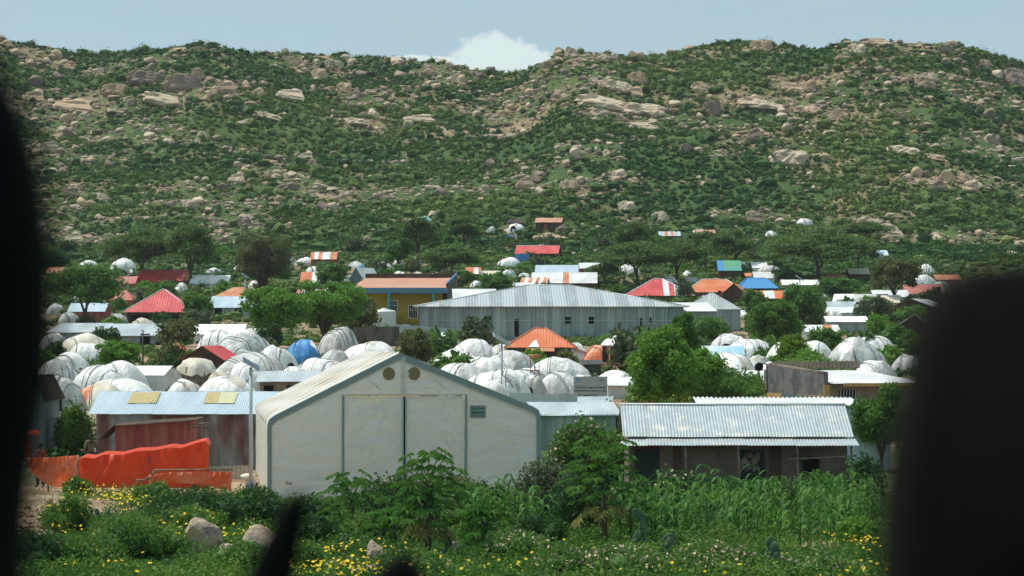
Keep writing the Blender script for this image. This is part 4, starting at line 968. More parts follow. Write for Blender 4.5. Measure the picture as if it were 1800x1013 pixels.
# ------------------------------------------------------------------ people
def person(px, yb, label, hgt=1.68, rz=0.0, shirt='shirt', legs='trousers', arms='down', D=None, group=None, robe=False):
    if D is None: x, y, z = hit(px, yb)
    else: y = D; x = (px - 900) / F * D; z = float(ground(x, y))
    k = hgt / 1.7
    J = {'pel': (0, 0, .93), 'w': (0, 0, 1.08), 'ch': (0, .0, 1.32), 'nk': (0, 0, 1.46), 'hd': (0, -.01, 1.55), 'tp': (0, 0, 1.66)}
    E = [('pel', 'w'), ('w', 'ch'), ('ch', 'nk'), ('nk', 'hd'), ('hd', 'tp')]; RD = {'pel': .145, 'w': .12, 'ch': .15, 'nk': .055, 'hd': .095, 'tp': .07}
    for sg, q in ((-1, 'l'), (1, 'r')):
        st = .06 * sg
        J.update({'sh' + q: (sg * .18, 0, 1.38), 'el' + q: (sg * .25, .02, 1.10), 'wr' + q: (sg * .24, -.08, .87), 'hp' + q: (sg * .09, 0, .88), 'kn' + q: (sg * .10, -.02 + st * .3, .48), 'an' + q: (sg * .10, .02 + st, .08), 'toe' + q: (sg * .12, -.13 + st, .03), 'pa' + q: (sg * .24, -.10, .80)})
        if arms == 'hips': J['el' + q] = (sg * .36, .03, 1.14); J['wr' + q] = (sg * .20, -.08, .98); J['pa' + q] = (sg * .14, -.12, .96)
        E += [('ch', 'sh' + q), ('sh' + q, 'el' + q), ('el' + q, 'wr' + q), ('wr' + q, 'pa' + q), ('pel', 'hp' + q), ('hp' + q, 'kn' + q), ('kn' + q, 'an' + q), ('an' + q, 'toe' + q)]
        RD.update({'sh' + q: .062, 'el' + q: .045, 'wr' + q: .03, 'pa' + q: .036, 'hp' + q: .095, 'kn' + q: .062, 'an' + q: .042, 'toe' + q: .035})
        for f_ in range(5):
            dx = sg * (-.034 + .017 * f_); nm = f'f{f_}{q}'; p = J['pa' + q]; ln = (.055, .085, .092, .085, .065)[f_]
            J[nm] = (p[0] + dx, p[1] - .012 - (.03 if f_ == 0 else 0), p[2] - .03 - ln * .45); J[nm + 't'] = (p[0] + dx, p[1] - .03 - (.02 if f_ == 0 else 0), p[2] - .03 - ln)
            E += [('pa' + q, nm), (nm, nm + 't')]; RD[nm] = .0095; RD[nm + 't'] = .008
    def skin(names, edges, grow, nm, mt, par, root):
        idx = {n_: i for i, n_ in enumerate(names)}; me = bpy.data.meshes.new(nm)
        me.from_pydata([tuple(c * k for c in J[n_]) for n_ in names], [(idx[a], idx[b]) for a, b in edges if a in idx and b in idx], [])
        o = bpy.data.objects.new(nm, me); C.objects.link(o); o.parent = par
        o.modifiers.new('skin', 'SKIN'); 
        if not me.skin_vertices: me.skin_vertices.new() if hasattr(me.skin_vertices, 'new') else None
        if len(me.skin_vertices):
            for i, n_ in enumerate(names):
                r_ = (RD[n_] + grow) * k; me.skin_vertices[0].data[i].radius = (r_, r_ * (.72 if n_ in ('pel', 'w', 'ch') else .95)); me.skin_vertices[0].data[i].use_root = n_ == root
        sb = o.modifiers.new('sub', 'SUBSURF'); sb.levels = 1; sb.render_levels = 1
        me.materials.append(M[mt]); return o
    t = thing('person', label, 'person', (x, y, z), rz, group)
    skin(list(J), E, 0, 'body', 'skin', t, 'pel')
    skin(['w', 'ch', 'nk', 'shl', 'shr', 'ell', 'elr', 'pel'], E, .018, 'shirt', shirt, t, 'pel')
    if robe:
        MB().lathe([(.155 * k, 1.0 * k), (.17 * k, .8 * k), (.21 * k, .4 * k), (.23 * k, .08 * k)], 18).build('skirt', legs, t)
    else: skin(['pel', 'hpl', 'hpr', 'knl', 'knr', 'anl', 'anr'], E, .02, 'trousers', legs, t, 'pel')
    hb = MB(); v, f = ICO[3]; q = v[(v[:, 2] > -2)]; vv = v * np.array([.088, .105, .09]) * k; vv[:, 2] = np.where(v[:, 1] < -.35, np.maximum(vv[:, 2], .045 * k), np.maximum(vv[:, 2], -.03 * k)); hb.add(vv + np.array([0, .012, 1.61]) * k, f, 0, True); hb.build('hair', 'hair', t)
    fc = MB()
    for sg in (-1, 1): lump(fc, (sg * .03 * k, -.088 * k, 1.575 * k), (.012 * k, .008 * k, .008 * k), np.random.RandomState(1), 1, 0); lump(fc, (sg * .092 * k, 0, 1.56 * k), (.012 * k, .02 * k, .03 * k), np.random.RandomState(1), 1, 0)
    lump(fc, (0, -.103 * k, 1.55 * k), (.014 * k, .02 * k, .024 * k), np.random.RandomState(1), 1, 0); lump(fc, (0, -.09 * k, 1.515 * k), (.028 * k, .012 * k, .008 * k), np.random.RandomState(1), 1, 0)
    fc.build('face', 'skin', t)
    return t
person(160, 850, 'person in an olive shirt standing by the corner of the pink tin wall', rz=.5, D=97)
person(71, 868, 'person in dark blue trousers seen below the hanging orange sheet', shirt='shirt_red', rz=-.6, D=91)
person(1549, 401, 'person in dark clothes, left of the group on the bare rock', 1.7, .3, 'dark_cloth', 'dark_cloth', group='people on the bare rock')
person(1553, 396, 'person in dark clothes, middle of the group on the bare rock', 1.5, -.5, 'trousers', 'dark_cloth', group='people on the bare rock')
person(1568, 399, 'person in a brown robe at the right end of the bare rock', 1.6, 0, 'robe', 'robe', robe=True, group='people on the bare rock')
person(1534, 390, 'person in a bright green top at the left top of the bare rock', 1.4, 0, 'leaf_yellow', 'robe', robe=True, group='people on the bare rock')
person(1017, 376, 'person in red-brown robe on the slope above the brown hut', 1.6, 0, 'shirt_red', 'robe', robe=True, group='people on the slope above the hut')
person(1051, 377, 'person in orange-brown robe on the slope right of the brown hut', 1.6, 0, 'robe', 'rust_orange', robe=True, group='people on the slope above the hut')
# ------------------------------------------------------------------ the big buildings
def P(px, py, D): return ((px - 900) / F * D, D, H - (py - HZ) * D / F)

# house with verandah, right foreground
hs_ = house(1095, 1500, 868, 768, 712, 'gx', 4.6, 'galv_old', 'mud', 'long mud house with patched tin roof and post verandah, right foreground', rot=.0, pitch=.115, amp=.013, over=.1, side=.22, cap='galv_white', wamp=0,
            ops=[('door', .105, 0, .9, 1.62, 'green_door'), ('door', .56, 0, .95, 1.6, 'green_door'), ('window', .815, .75, .6, .55, 'green_door')])
W = hs_['_W']; ze = hs_['_ze']
vb = MB(); Lv = math.hypot(1.05, .20)
vb.sheet((-W / 2 - .08, -1.12, ze - .27), (1, 0, 0), (0, 1.05 / Lv, .2 / Lv), W + .16, Lv, .115, .013, rows=4, sag=.03); vb.build('verandah_roof', 'galv_old', hs_)
for xf, c in ((.262, 'wood'), (.49, 'wood'), (.605, 'steel_dark'), (.742, 'wood'), (.975, 'wood')):
    x_ = -W / 2 + W * xf; MB().tube([(x_, -1.0, -.6), (x_ + .03, -1.0, .8), (x_ - .01, -1.0, ze - .27)], .042, 8).build('post', c, hs_)
MB().box((-W / 2 + W * .105, -.07, 1.78), (.86, .03, .28)).build('maroon_board', 'maroon', hs_)
MB().tube([(-W / 2 + W * .70, -1.08, 1.30), (-W / 2 + W * .85, -1.08, 1.35), (-W / 2 + W * .99, -1.08, 1.42)], .03, 7).build('rail', 'wood', hs_)
lc = MB(); rgl = np.random.RandomState(8)
for i in range(26):
    a = rgl.uniform(0, 6.28, 5); cx_ = -W / 2 + W * .56 + rgl.uniform(-.38, .38); cz_ = rgl.uniform(.85, 1.45)
    lc.tube([(cx_ + .08 * math.cos(q * 1.6), -.072, cz_ + .08 * math.sin(q * 1.6)) for q in range(5)], .010, 4)
lc.build('door_curtain', 'tarp_beige', hs_)
for k, (xf, w_) in enumerate(((.235, .3), (.66, .45))):
    MB().box((-W / 2 + W * xf, -.03, .9), (w_, .02, 1.7)).build('brown_patch', 'brown', hs_)  # thin brown panels on the mud wall, darker than the rest

# blue-roofed pink tin shed, left
sh = house(157, 520, 822, 728, 688, 'gx', 5.2, 'galv_blue', 'rusty', 'long shed of rusty pink tin walls under a pale blue tin roof with yellow skylights', pitch=.10, amp=.012, over=.25, side=.3, wpitch=.10, wamp=.018)
W = sh['_W']; ze = sh['_ze']; zr = sh['_zr']; ft = np.array([0, 2.85, zr - ze]); ft /= np.linalg.norm(ft)
for (a, b, m_) in ((217, 268, 'skylight'), (352, 376, 'skylight'), (376, 407, 'skylight2')):
    xa = -W / 2 + W * (a - 157) / 363; xb = -W / 2 + W * (b - 157) / 363; L_ = 2.9
    k = MB(); k.sheet(tuple(np.array([xa, -.25, ze]) + ft * L_ * .46 + np.array([0, -.02, .035])), (1, 0, 0), ft, xb - xa, L_ * .5, .10, .012); k.build('skylight', m_, sh)
MB().box((W / 2 - .1, -.06, -.2), (.1, .1, .3)).build('corner_foot', 'wood', sh)
# red lean-to
x, y, z = hit(268, 846); s = y / F
t = thing('shack', 'small red tin shack with sagging slanted roof in front of the pink shed', 'shack', (x, y, z), 0, 'tin shacks'); Wd = 132 * s; ht = 96 * s
b = MB(); b.sheet((-Wd / 2, 0, -.3), (1, 0, 0), (0, 0, 1), Wd, lambda q: ht + .3 + .18 * q / Wd, .10, .014); b.sheet((Wd / 2, 0, -.3), (0, 1, 0), (0, 0, 1), 2.2, ht + .45, .1, .014); b.build('wall', 'red_tin_wall', t)
b = MB(); b.sheet((-Wd / 2, 2.2, -.3), (0, -1, 0), (0, 0, 1), 2.2, ht + .2, .1, .014); b.build('side_wall', 'galv_dark', t)
b = MB(); b.sheet((-Wd / 2 - .05, -.2, ht + .02), (Wd / math.hypot(Wd, .2), 0, .2 / math.hypot(Wd, .2)), (0, 1, .02), Wd + .35, 2.5, .1, .012); b.sheet((-Wd / 2 - .62, -.25, ht - .55), (.72, 0, .69), (0, 1, 0), .85, 2.4, .1, .012)
b.build('roof', 'brown', t)
for dz in (0, .16): MB().tube([(Wd / 2 - .1, -.05, ht + .05 - dz), (Wd / 2 + .75, -.1, ht + .12 - dz * .5)], .03, 6).build('roof_pole', 'wood', t)

# orange screens
def drape(name, label, top, bot, D, mt, thick_y=0.0, amp=.03, nx=90, nz=22, group='orange tarpaulin screens', cat='tarpaulin', back=None, seed=0):
    cx_ = (top[0][0] + top[-1][0]) / 2; x0 = (cx_ - 900) / F * D; z0 = float(ground(x0, D)); t = thing(name, label, cat, (x0, D, z0), 0, group)
    rg = np.random.RandomState(seed); ph = rg.uniform(0, 6, 6); mb = MB(); V = []
    xs = np.linspace(top[0][0], top[-1][0], nx + 1)
    for i, px in enumerate(xs):
        yt = np.interp(px, [q[0] for q in top], [q[1] for q in top]); yb_ = np.interp(px, [q[0] for q in bot], [q[1] for q in bot])
        for j in range(nz + 1):
            f_ = j / nz; p = P(px, yt + (yb_ - yt) * f_, D); u = i / nx * 12
            wv = amp * (1.6 * math.sin(u * 1.1 + ph[0] + f_ * 2) * f_ + .9 * abs(math.sin(u * 2.3 + ph[1] - f_ * 3 + math.sin(u))) + .8 * math.sin(f_ * 7 + u * 1.3 + ph[2]) * (1 - f_) + .5 * math.sin(u * 6 + f_ * 11 * math.sin(u * .7)))
            V.append((p[0] - x0, -wv - thick_y * f_ * (1 - f_), p[2] - z0))
    m1 = nz + 1
    for q in range(26):   # sharp creases pulled from the top edge
        ci = rg.uniform(0, nx); sl = rg.uniform(-.9, .9); am = rg.uniform(.02, .06) * rg.choice([1, -1]); ln = rg.uniform(.3, 1)
        for i in range(nx + 1):
            for j in range(m1):
                dd = (i - ci - sl * j) / .8
                if abs(dd) < 3 and j / nz < ln: v0 = V[i * m1 + j]; V[i * m1 + j] = (v0[0], v0[1] - am * math.exp(-dd * dd) * (1 - j / nz / ln), v0[2])
    mb.add(V, [(i * m1 + j, i * m1 + j + 1, (i + 1) * m1 + j + 1, (i + 1) * m1 + j) for i in range(nx) for j in range(nz)], 0, True)
    if back:
        V2 = []
        for i, px in enumerate(xs):
            yt = np.interp(px, [q[0] for q in top], [q[1] for q in top]); p = P(px, yt, D)
            for j in range(7):
                f_ = j / 6; V2.append((p[0] - x0, back[0] * f_ + V[i * m1][1] * (1 - f_), p[2] - z0 + back[1] * math.sin(f_ * 1.57) - .05 * math.sin(f_ * 3.14) * abs(math.sin(px / 30))))
        mb.add(V2, [(i * 7 + j, (i + 1) * 7 + j, (i + 1) * 7 + j + 1, i * 7 + j + 1) for i in range(nx) for j in range(6)], 0, True)
    mb.build('sheet', mt, t); return t
t1 = drape('tarpaulin_screen', 'tall bright orange tarpaulin screen in front of the red tin shack', [(138, 809), (148, 804), (165, 806), (182, 799), (215, 800), (240, 793), (270, 792), (300, 786), (318, 788), (345, 779), (361, 775), (367, 784)], [(138, 866), (240, 876), (367, 862)], 91, 'tarp_red', 0, .075, back=(.75, .10), seed=3)
for px in (139, 200, 262, 330, 366):
    p = P(px, 800 - (px - 139) * .09, 91.15); MB().tube([(p[0] - t1.location.x, .12, -.3), (p[0] - t1.location.x, .12, p[2] - t1.location.z - .1)], .04, 6).build('post', 'wood', t1)
t2 = drape('tarpaulin_screen', 'faded orange tarpaulin sagging like a hammock at the far left', [(44, 804), (90, 804), (137, 800)], [(44, 806), (50, 820), (60, 836), (78, 849), (100, 857), (120, 856), (137, 845)], 88.5, 'tarp_red2', .25, .06, seed=4)
p = P(137, 800, 88.5); MB().tube([(p[0] - t2.location.x, .05, -.3), (p[0] - t2.location.x, .05, p[2] - t2.location.z)], .04, 6).build('post', 'wood', t2)
p = P(82, 850, 88.5); MB().tube([(p[0] - t2.location.x, .3, -.3), (p[0] - t2.location.x, .3, 1.1)], .03, 6).build('post', 'rust_steel', t2)
t3 = drape('tarpaulin_screen', 'low salmon orange tarpaulin over poles in front of the tall screen', [(262, 834), (300, 830), (398, 829), (407, 830)], [(262, 850), (300, 848), (350, 851), (395, 861), (407, 860)], 86.3, 'tarp_red2', .1, .03, nz=10, back=(.5, -.06), seed=6)
for a, b in (((-1.75, .05, .55), (-1.2, 0, .95)), ((-1.95, .05, .62), (-1.1, 0, .66)), ((-1.35, .02, -.2), (-1.3, .02, .98)), ((1.25, .1, -.2), (1.25, .1, 1.0)), ((-1.3, .1, .98), (1.5, .1, 1.0))): MB().tube([a, b], .035, 6).build('pole', 'wood', t3)

def fence(name, label, px0, px1, y0, y1, D, mt, drop=.5, pitch=.2, amp=.02, top=0.0, group='tin fences', cat='fence', rot=0, thick=0, jag=0, D1=None):
    xa = (px0 - 900) / F * D; D1 = D1 or D; xb = (px1 - 900) / F * D1; za = H - (y0 - HZ) * D / F; zb = H - (y1 - HZ) * D1 / F
    g = float(ground((xa + xb) / 2, (D + D1) / 2)); t = thing(name, label, cat, ((xa + xb) / 2, (D + D1) / 2, g), 0, group)
    Ln = math.hypot(xb - xa, D1 - D); u = ((xb - xa) / Ln, (D1 - D) / Ln, 0); rg = rs(); jit = rg.uniform(-jag, jag, 200)
    b = MB(); o = np.array([xa - t.location.x, D - t.location.y, -drop])
    hf = lambda q: (za + (zb - za) * q / Ln) - g + drop + jit[int(q / .8) % 200]
    b.sheet(o, u, (0, 0, 1), Ln, hf, pitch, amp)
    if thick: 
        n_ = np.array([-u[1], u[0], 0]) * thick; b.sheet(o + n_ + np.array(u) * Ln, (-u[0], -u[1], 0), (0, 0, 1), Ln, lambda q: hf(Ln - q), pitch, 0)
        ts = np.linspace(0, Ln, 20); V = []
        for q in ts:
            p = o + np.array(u) * q + np.array([0, 0, hf(q)]); V += [tuple(p), tuple(p + n_)]
        b.add(V, [(2 * i, 2 * i + 2, 2 * i + 3, 2 * i + 1) for i in range(19)])
    b.build('panel', mt, t)
    for q in np.linspace(.05, Ln - .05, max(2, int(Ln / 2.2))):
        c = o + np.array(u) * q; MB().tube([(c[0], c[1] + .08, -.4), (c[0], c[1] + .08, hf(q) - drop + .05)], .04, 6).build('post', 'wood', t)
    return t
fence('tin_fence', 'low beige horizontal tin sheets between orange tarps and the white hall tent', 366, 442, 820, 818, 96, 'tarp_beige', .6, .16, .03)
fence('tin_fence', 'grey wavy tin fence behind the round grey signboard corner of the hall tent', 895, 1015, 691, 693, 122, 'galv', .3, .15, .02, jag=.06)
fence('tin_fence', 'rough tin fence with jagged top in front of the rendered building', 1372, 1522, 691, 702, 121, 'galv_dark', .4, .15, .02, jag=.05)
fence('tin_fence', 'blue-grey tin wall right of the verandah house', 1497, 1566, 714, 716, 101, 'galv_blue', .3, .12, .014)
fence('block_wall', 'dark stained block wall below the white water tank', 622, 702, 576, 574, 262, 'concrete_dark', .6, .3, 0, thick=.25, group='masonry walls', cat='wall')
fence('tin_fence', 'short pale tin fence below the yellow building', 695, 800, 569, 580, 276, 'galv', .4, .3, .03, jag=.08)
fence('tin_fence', 'low tin fence left of the grey pyramid roofed house', 1165, 1310, 590, 590, 285, 'rusty', .4, .3, .03, jag=.2)
fence('mud_wall', 'reddish earth wall along the foot of the big grey warehouse', 975, 1070, 594, 594, 283, 'mud', .6, .3, 0, thick=.3, group='masonry walls', cat='wall')

house(935, 1092, 792, 729, 707, 'mono', 3.2, 'galv', 'galv_dark', 'low shack with pale ragged tin roof right beside the hall tent', rot=.06, pitch=.13, amp=.015, group='tin shacks', name='shack', cat='shack')
house(938, 1074, 742, 712, 697, 'mono', 3.5, 'galv', 'galv', 'shed with stacked long tin sheets below the signboard', rot=-.08, pitch=.14, amp=.02, group='tin shacks', name='shack', cat='shack')
house(1225, 1512, 812, 712, 699, 'mono', 3.6, 'galv_white', 'galv_blue', 'shed with layered bright tin sheets behind the verandah house', rot=-.03, pitch=.2, amp=.035, group='tin shacks', name='shack', cat='shack')
house(450, 560, 706, 671, 652, 'gx', 4, 'galv', 'concrete_tan', 'low grey tin roofed shed with dark doorways behind the hall tent roof', pitch=.14, amp=.02, group='tin shacks', name='shack', cat='shack', ops=[('door', .2, 0, .55, .95), ('door', .56, 0, .5, .95)])
house(1062, 1112, 702, 678, 662, 'gx', 3, 'galv_white', 'galv_white', 'white tin wall shed between the signboard and the large tree', pitch=.14, amp=.012, group='tin shacks', name='shack', cat='shack')
house(40, 84, 806, 705, 660, 'gy', 4, 'brown', 'galv_dark', 'dark tin shack with gable at the far left edge', pitch=.14, amp=.012, group='tin shacks', name='shack', cat='shack')
house(80, 176, 604, 584, 568, 'mono', 6, 'galv', 'galv_dark', 'grey mono-pitch tin shed farthest left behind the beige dome', rot=-.1, group='tin shacks', name='shack', cat='shack')
house(163, 276, 606, 590, 569, 'mono', 6, 'galv', 'galv_dark', 'grey mono-pitch tin shed with red doorway below the red hipped hall', rot=-.06, group='tin shacks', name='shack', cat='shack', ops=[('door', .38, 0, .9, 1.0, 'red_tin_wall'), ('door', .82, 0, 1.1, 1.2)])
house(316, 398, 668, 633, 608, 'gy', 3.5, 'red_tin', 'brown', 'little brown shed with red gable roof beside the grey domes', pitch=.2, amp=.012, rot=-.25, over=.2, group='tin shacks', name='shack', cat='shack')
x, y, z = hit(346, 680); t = thing('reed_hut', 'round reed stack roofed with torn white sheeting under the red gabled shed', 'hut', (x, y, z)); s = y / F
MB().lathe([(27 * s, -.2), (28 * s, 20 * s), (25 * s, 34 * s), (0, 36 * s)], 20).build('wall', 'wood', t)
cv = MB(); rgq = rs(); V = [(0, 0, 50 * s)]; n = 26
for r_, zz in ((.45, 48), (.8, 42), (1.05, 30), (1.15, 20)):
    for k in range(n):
        a = 6.283 * k / n; q = 1 + .12 * math.sin(5 * a + r_ * 3); V.append((30 * s * r_ * q * math.cos(a), 26 * s * r_ * q * math.sin(a), (zz + rgq.uniform(-5, 5) * r_) * s))
cv.add(V, [(0, 1 + k, 1 + (k + 1) % n) for k in range(n)] + [(1 + r * n + k, 1 + (r + 1) * n + k, 1 + (r + 1) * n + (k + 1) % n, 1 + r * n + (k + 1) % n) for r in range(3) for k in range(n)], 0, True); cv.build('sheeting', 'tarp_beige', t)

# rendered building, right
x, y, z = hit(1452, 733); s = y / F; rz = .27
t = thing('rendered_building', 'grey rendered building with ochre bands, block parapet and tin roof behind the tin fence', 'house', (x, y, z), rz); W = 5.4; Dp = 8.2; hl = H - (672 - HZ) * s - z; hp = H - (658 - HZ) * s - z; hb = H - (642 - HZ) * ((y + 8) / F) - z
MB().box((W / 2, .12, hl / 2 - .3), (W, .24, hl + .6 - .25)).build('front_wall', 'concrete_tan', t); MB().box((W / 2, Dp, hl / 2), (W, .24, hl + .5)).build('back_wall', 'concrete_tan', t)
b = MB(); v = [(-.14, -.02, -.5), (.12, -.02, -.5), (.12, Dp, -.5), (-.14, Dp, -.5), (-.14, -.02, hp), (.12, -.02, hp), (.12, Dp, hb), (-.14, Dp, hb)]
b.add(v, [(0, 3, 2, 1), (4, 5, 6, 7), (0, 1, 5, 4), (2, 3, 7, 6), (0, 4, 7, 3), (1, 2, 6, 5)]); b.build('side_wall', 'concrete', t)
b = MB(); n = 22
for k in range(n): b.box((W * (k + .5) / n + .12, Dp - .02, hb + .02 * (k % 2)), (W / n - .02, .26, .42))
b.build('parapet', 'concrete_tan', t)
b = MB()
b.tube([(0, -.02, hp + .03), (0, Dp, hb + .03)], .12, 8); b.build('side_coping', 'mud', t)
rf = MB(); sl = (hb - .25 - hl) / (Dp + .3); v = np.array([0, 1, sl]); v /= np.linalg.norm(v); rf.sheet((.13, -.5, hl - .06), (1, 0, 0), v, W + .2, Dp + .35, .16, .014); rf.build('roof', 'galv_white', t)
MB().box((W / 2 + .5, -.52, hl - .14), (W - .6, .06, .18)).build('fascia', 'ochre', t)
MB().box((.02, -.06, hl * .5 - .05), (.34, .12, hl * .9)).build('corner_pillar', 'ochre', t)
MB().box((-.17, Dp / 2, hl * .52), (.06, Dp, .3)).build('band', 'ochre', t)
fo = MB(); fo.box((1.25, -.03, hl - .75), (.95, .1, .6)); fo = fo.build('window', 'dark', t)
b = MB()
for k in range(6): b.box((.82 + k * .17, -.1, hl - .75), (.035, .03, .6))
b.build('bar', 'steel', fo)

# yellow building
yb_t = house(618, 786, 573, 506, 488, 'mono', 13, 'salmon', 'yellow_wall', 'yellow plastered building with salmon roof and striped blue-green fascia', rot=-.07, pitch=.3, amp=.02, over=1.3, side=.6, group=None, ops=[('window', .44, 1.7, 1.0, 1.6, 'white'), ('window', .645, 1.0, 1.15, 1.7, 'white')])
W = yb_t['_W']; ze = yb_t['_ze']; zr = yb_t['_zr']
MB().box((0, -1.34, ze - .36), (W + .1, .12, .72)).box((W / 2 - .0, 0, ze - .36), (.14, 2.7, .72)).build('fascia', 'fascia', yb_t)
MB().box((0, -1.42, ze - .18), (W + .2, .05, .12)).box((0, -1.42, ze - .60), (W + .2, .05, .10)).build('fascia_stripe', 'blue_tin', yb_t)
MB().box((0, -1.43, ze - .38), (W + .2, .05, .07)).build('fascia_stripe', 'yellow_wall', yb_t)
for xf in (.40, .87): MB().box((-W / 2 + W * xf, -1.1, ze / 2 - .4), (.34, .34, ze - .1)).build('column', 'teal', yb_t)
b = MB(); xr = W / 2 - .15
v = [(xr, .3, -.5), (xr + .25, .3, -.5), (xr + .25, 14, -.5), (xr, 14, -.5), (xr, .3, ze + .5), (xr + .25, .3, ze + .5), (xr + .25, 14, zr + .45), (xr, 14, zr + .45)]
b.add(v, [(0, 3, 2, 1), (4, 5, 6, 7), (0, 1, 5, 4), (2, 3, 7, 6), (0, 4, 7, 3), (1, 2, 6, 5)]); b.build('side_wall', 'concrete_dark', yb_t)
MB().box((0, 13.9, zr + .2), (W, .25, .7)).build('parapet', 'brown', yb_t)
MB().tube([(xr + .12, .3, ze + .58), (xr + .12, 14, zr + .52)], .14, 4).build('side_coping', 'blue_tin', yb_t)
x, y, z = hit(676, 576); s = y / F; t = thing('water_tank', 'ribbed white plastic water tank standing against the yellow building', 'water tank', (x, y - 1, z)); r = 21 * s; hh = 27 * s; pr = [(0, 0), (r, 0)]
for k in range(9): pr += [(r, hh * (k + .15) / 9), (r * .965, hh * (k + .5) / 9), (r, hh * (k + .85) / 9)]
MB().lathe(pr + [(r, hh), (r * .86, hh * 1.10), (r * .3, hh * 1.17), (0, hh * 1.18)], 32).build('shell', 'tank', t); MB().lathe([(r * .25, hh * 1.14), (r * .25, hh * 1.24), (0, hh * 1.26)], 20).build('lid', 'white', t)

# warehouse
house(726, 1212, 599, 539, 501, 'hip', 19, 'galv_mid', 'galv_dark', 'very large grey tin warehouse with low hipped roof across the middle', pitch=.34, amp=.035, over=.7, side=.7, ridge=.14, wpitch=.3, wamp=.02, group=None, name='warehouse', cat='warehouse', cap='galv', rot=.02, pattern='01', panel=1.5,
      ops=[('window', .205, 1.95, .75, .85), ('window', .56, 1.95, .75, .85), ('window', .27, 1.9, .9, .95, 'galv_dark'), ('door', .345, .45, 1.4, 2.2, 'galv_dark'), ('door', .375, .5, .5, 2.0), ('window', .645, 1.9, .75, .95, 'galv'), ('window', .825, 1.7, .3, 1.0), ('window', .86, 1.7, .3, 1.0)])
wh = bpy.data.objects['warehouse']; MB().box((0, -.06, 2.35), (wh['_W'] - 1.6, .05, .05)).build('wall_seam', 'galv', wh)
for o in bpy.data.objects:
    if o.parent and o.parent.name.startswith('warehouse') and o.name.startswith('roof'): o.data.materials.append(mat('galvanised_tin_bright', (.47, .51, .52), rough=.45, metal=.3, var=.05))
house(1150, 1262, 597, 547, 532, 'mono', 9, 'galv_white', 'galv_dark', 'tin annex with ragged pale roof at the right end of the warehouse', rot=.05, group='tin roofed houses', ops=[('door', .6, .8, .3, 1.2)])
x, y, z = P(1188, 540, 283); t = thing('solar_panel', 'small solar panel propped on the right end of the warehouse roof', 'solar panel', (x, y + 6, z)); o = MB().box((0, 0, .25), (1.1, .7, .05)).build('frame', 'steel', t); o.rotation_euler = (R(35), 0, R(-10)); MB().box((0, 0, .285), (1.0, .6, .01)).build('cells', 'panel', o)
house(1196, 1304, 582, 544, 515, 'hip', 8, 'galv_mid', 'galv_dark', 'grey tin house with pale pyramid roof right of the warehouse', ridge=.05, group='tin roofed houses', rot=-.1, ops=[('door', .2, .3, .9, 1.6)])
house(796, 874, 586, 527, 508, 'gx', 8, 'galv_white', 'galv_dark', 'pale tin gable behind the left end of the warehouse', rot=.05)
# red hipped hall and orange kiosk
rh = house(216, 342, 569, 549, 509, 'hip', 9, 'red_tin', 'brown', 'open hall under a bright red hipped tin roof with white ridge edges', ridge=.04, cap='galv_white', over=.4, side=.5, group=None, pitch=.35, amp=.02, ops=[('door', .25, -.2, 2.2, 1.25), ('door', .6, -.2, 3.2, 1.25)])
MB().box((-4.3, -.35, .4), (.3, .2, 2.2)).build('post', 'wood', rh)
kk = house(886, 1014, 640, 611, 577, 'hip', 5.6, 'orange_tin', 'concrete_dark', 'grey walled kiosk with bright orange pyramid roof and one white patch', ridge=.14, group=None, pitch=.25, amp=.014, over=.5, side=.55, cap='rust_orange')
W = kk['_W']; ze = kk['_ze']; zr = kk['_zr']
dv = np.array([0, 3.3, zr - ze]); dv /= np.linalg.norm(dv); a0 = np.array([-W * .17, -.5, ze]) + np.array([0, -.02, .04])
b = MB(); pts = [a0, a0 + np.array([.95, 0, 0]), a0 + np.array([.72, 0, 0]) + dv * 1.35, a0 + np.array([.55, 0, 0]) + dv * 1.3]; b.add([tuple(q) for q in pts], [(0, 1, 2, 3)]); b.build('white_patch', 'white', kk)
b = MB(); b.sheet((W / 2 - .4, -.3, ze + .05), (.0, 1, 0), (.93, 0, -.36), 2.4, 1.9, .2, .012); b.build('lean_roof', 'orange_tin', kk)
b = MB(); b.sheet((-W * .2, -1.6, ze - .32), (1, 0, 0), (0, .97, .24), 2.4, 1.2, .2, .012); b.build('awning', 'rust_orange', kk)

# water tower frame of rusty bars
x, y, z = hit(940, 690); s = y / F; h = H - (628 - HZ) * s - z; t = thing('tower_frame', 'slender rusty bar tower frame with small wooden top in front of the orange kiosk', 'tower', (x, y, z))
for a in (-.28, 0, .28):
    for c in (-.28, .28): MB().tube([(a, c, -.3), (a, c, h)], .022, 5).build('bar', 'rust_steel', t)
for zz in (.5, h * .62): MB().tube([(-.28, -.28, zz), (.28, -.28, zz), (.28, .28, zz), (-.28, .28, zz), (-.28, -.28, zz)], .03, 5).build('ring', 'rust_steel', t)
MB().tube([(0, 0, -.3), (0, 0, h * .75)], .06, 7).build('centre_post', 'steel', t); MB().lathe([(0, h - .1), (.45, h + .1), (.45, h + .16), (0, h + .18)], 4).build('platform', 'rust_orange', t)

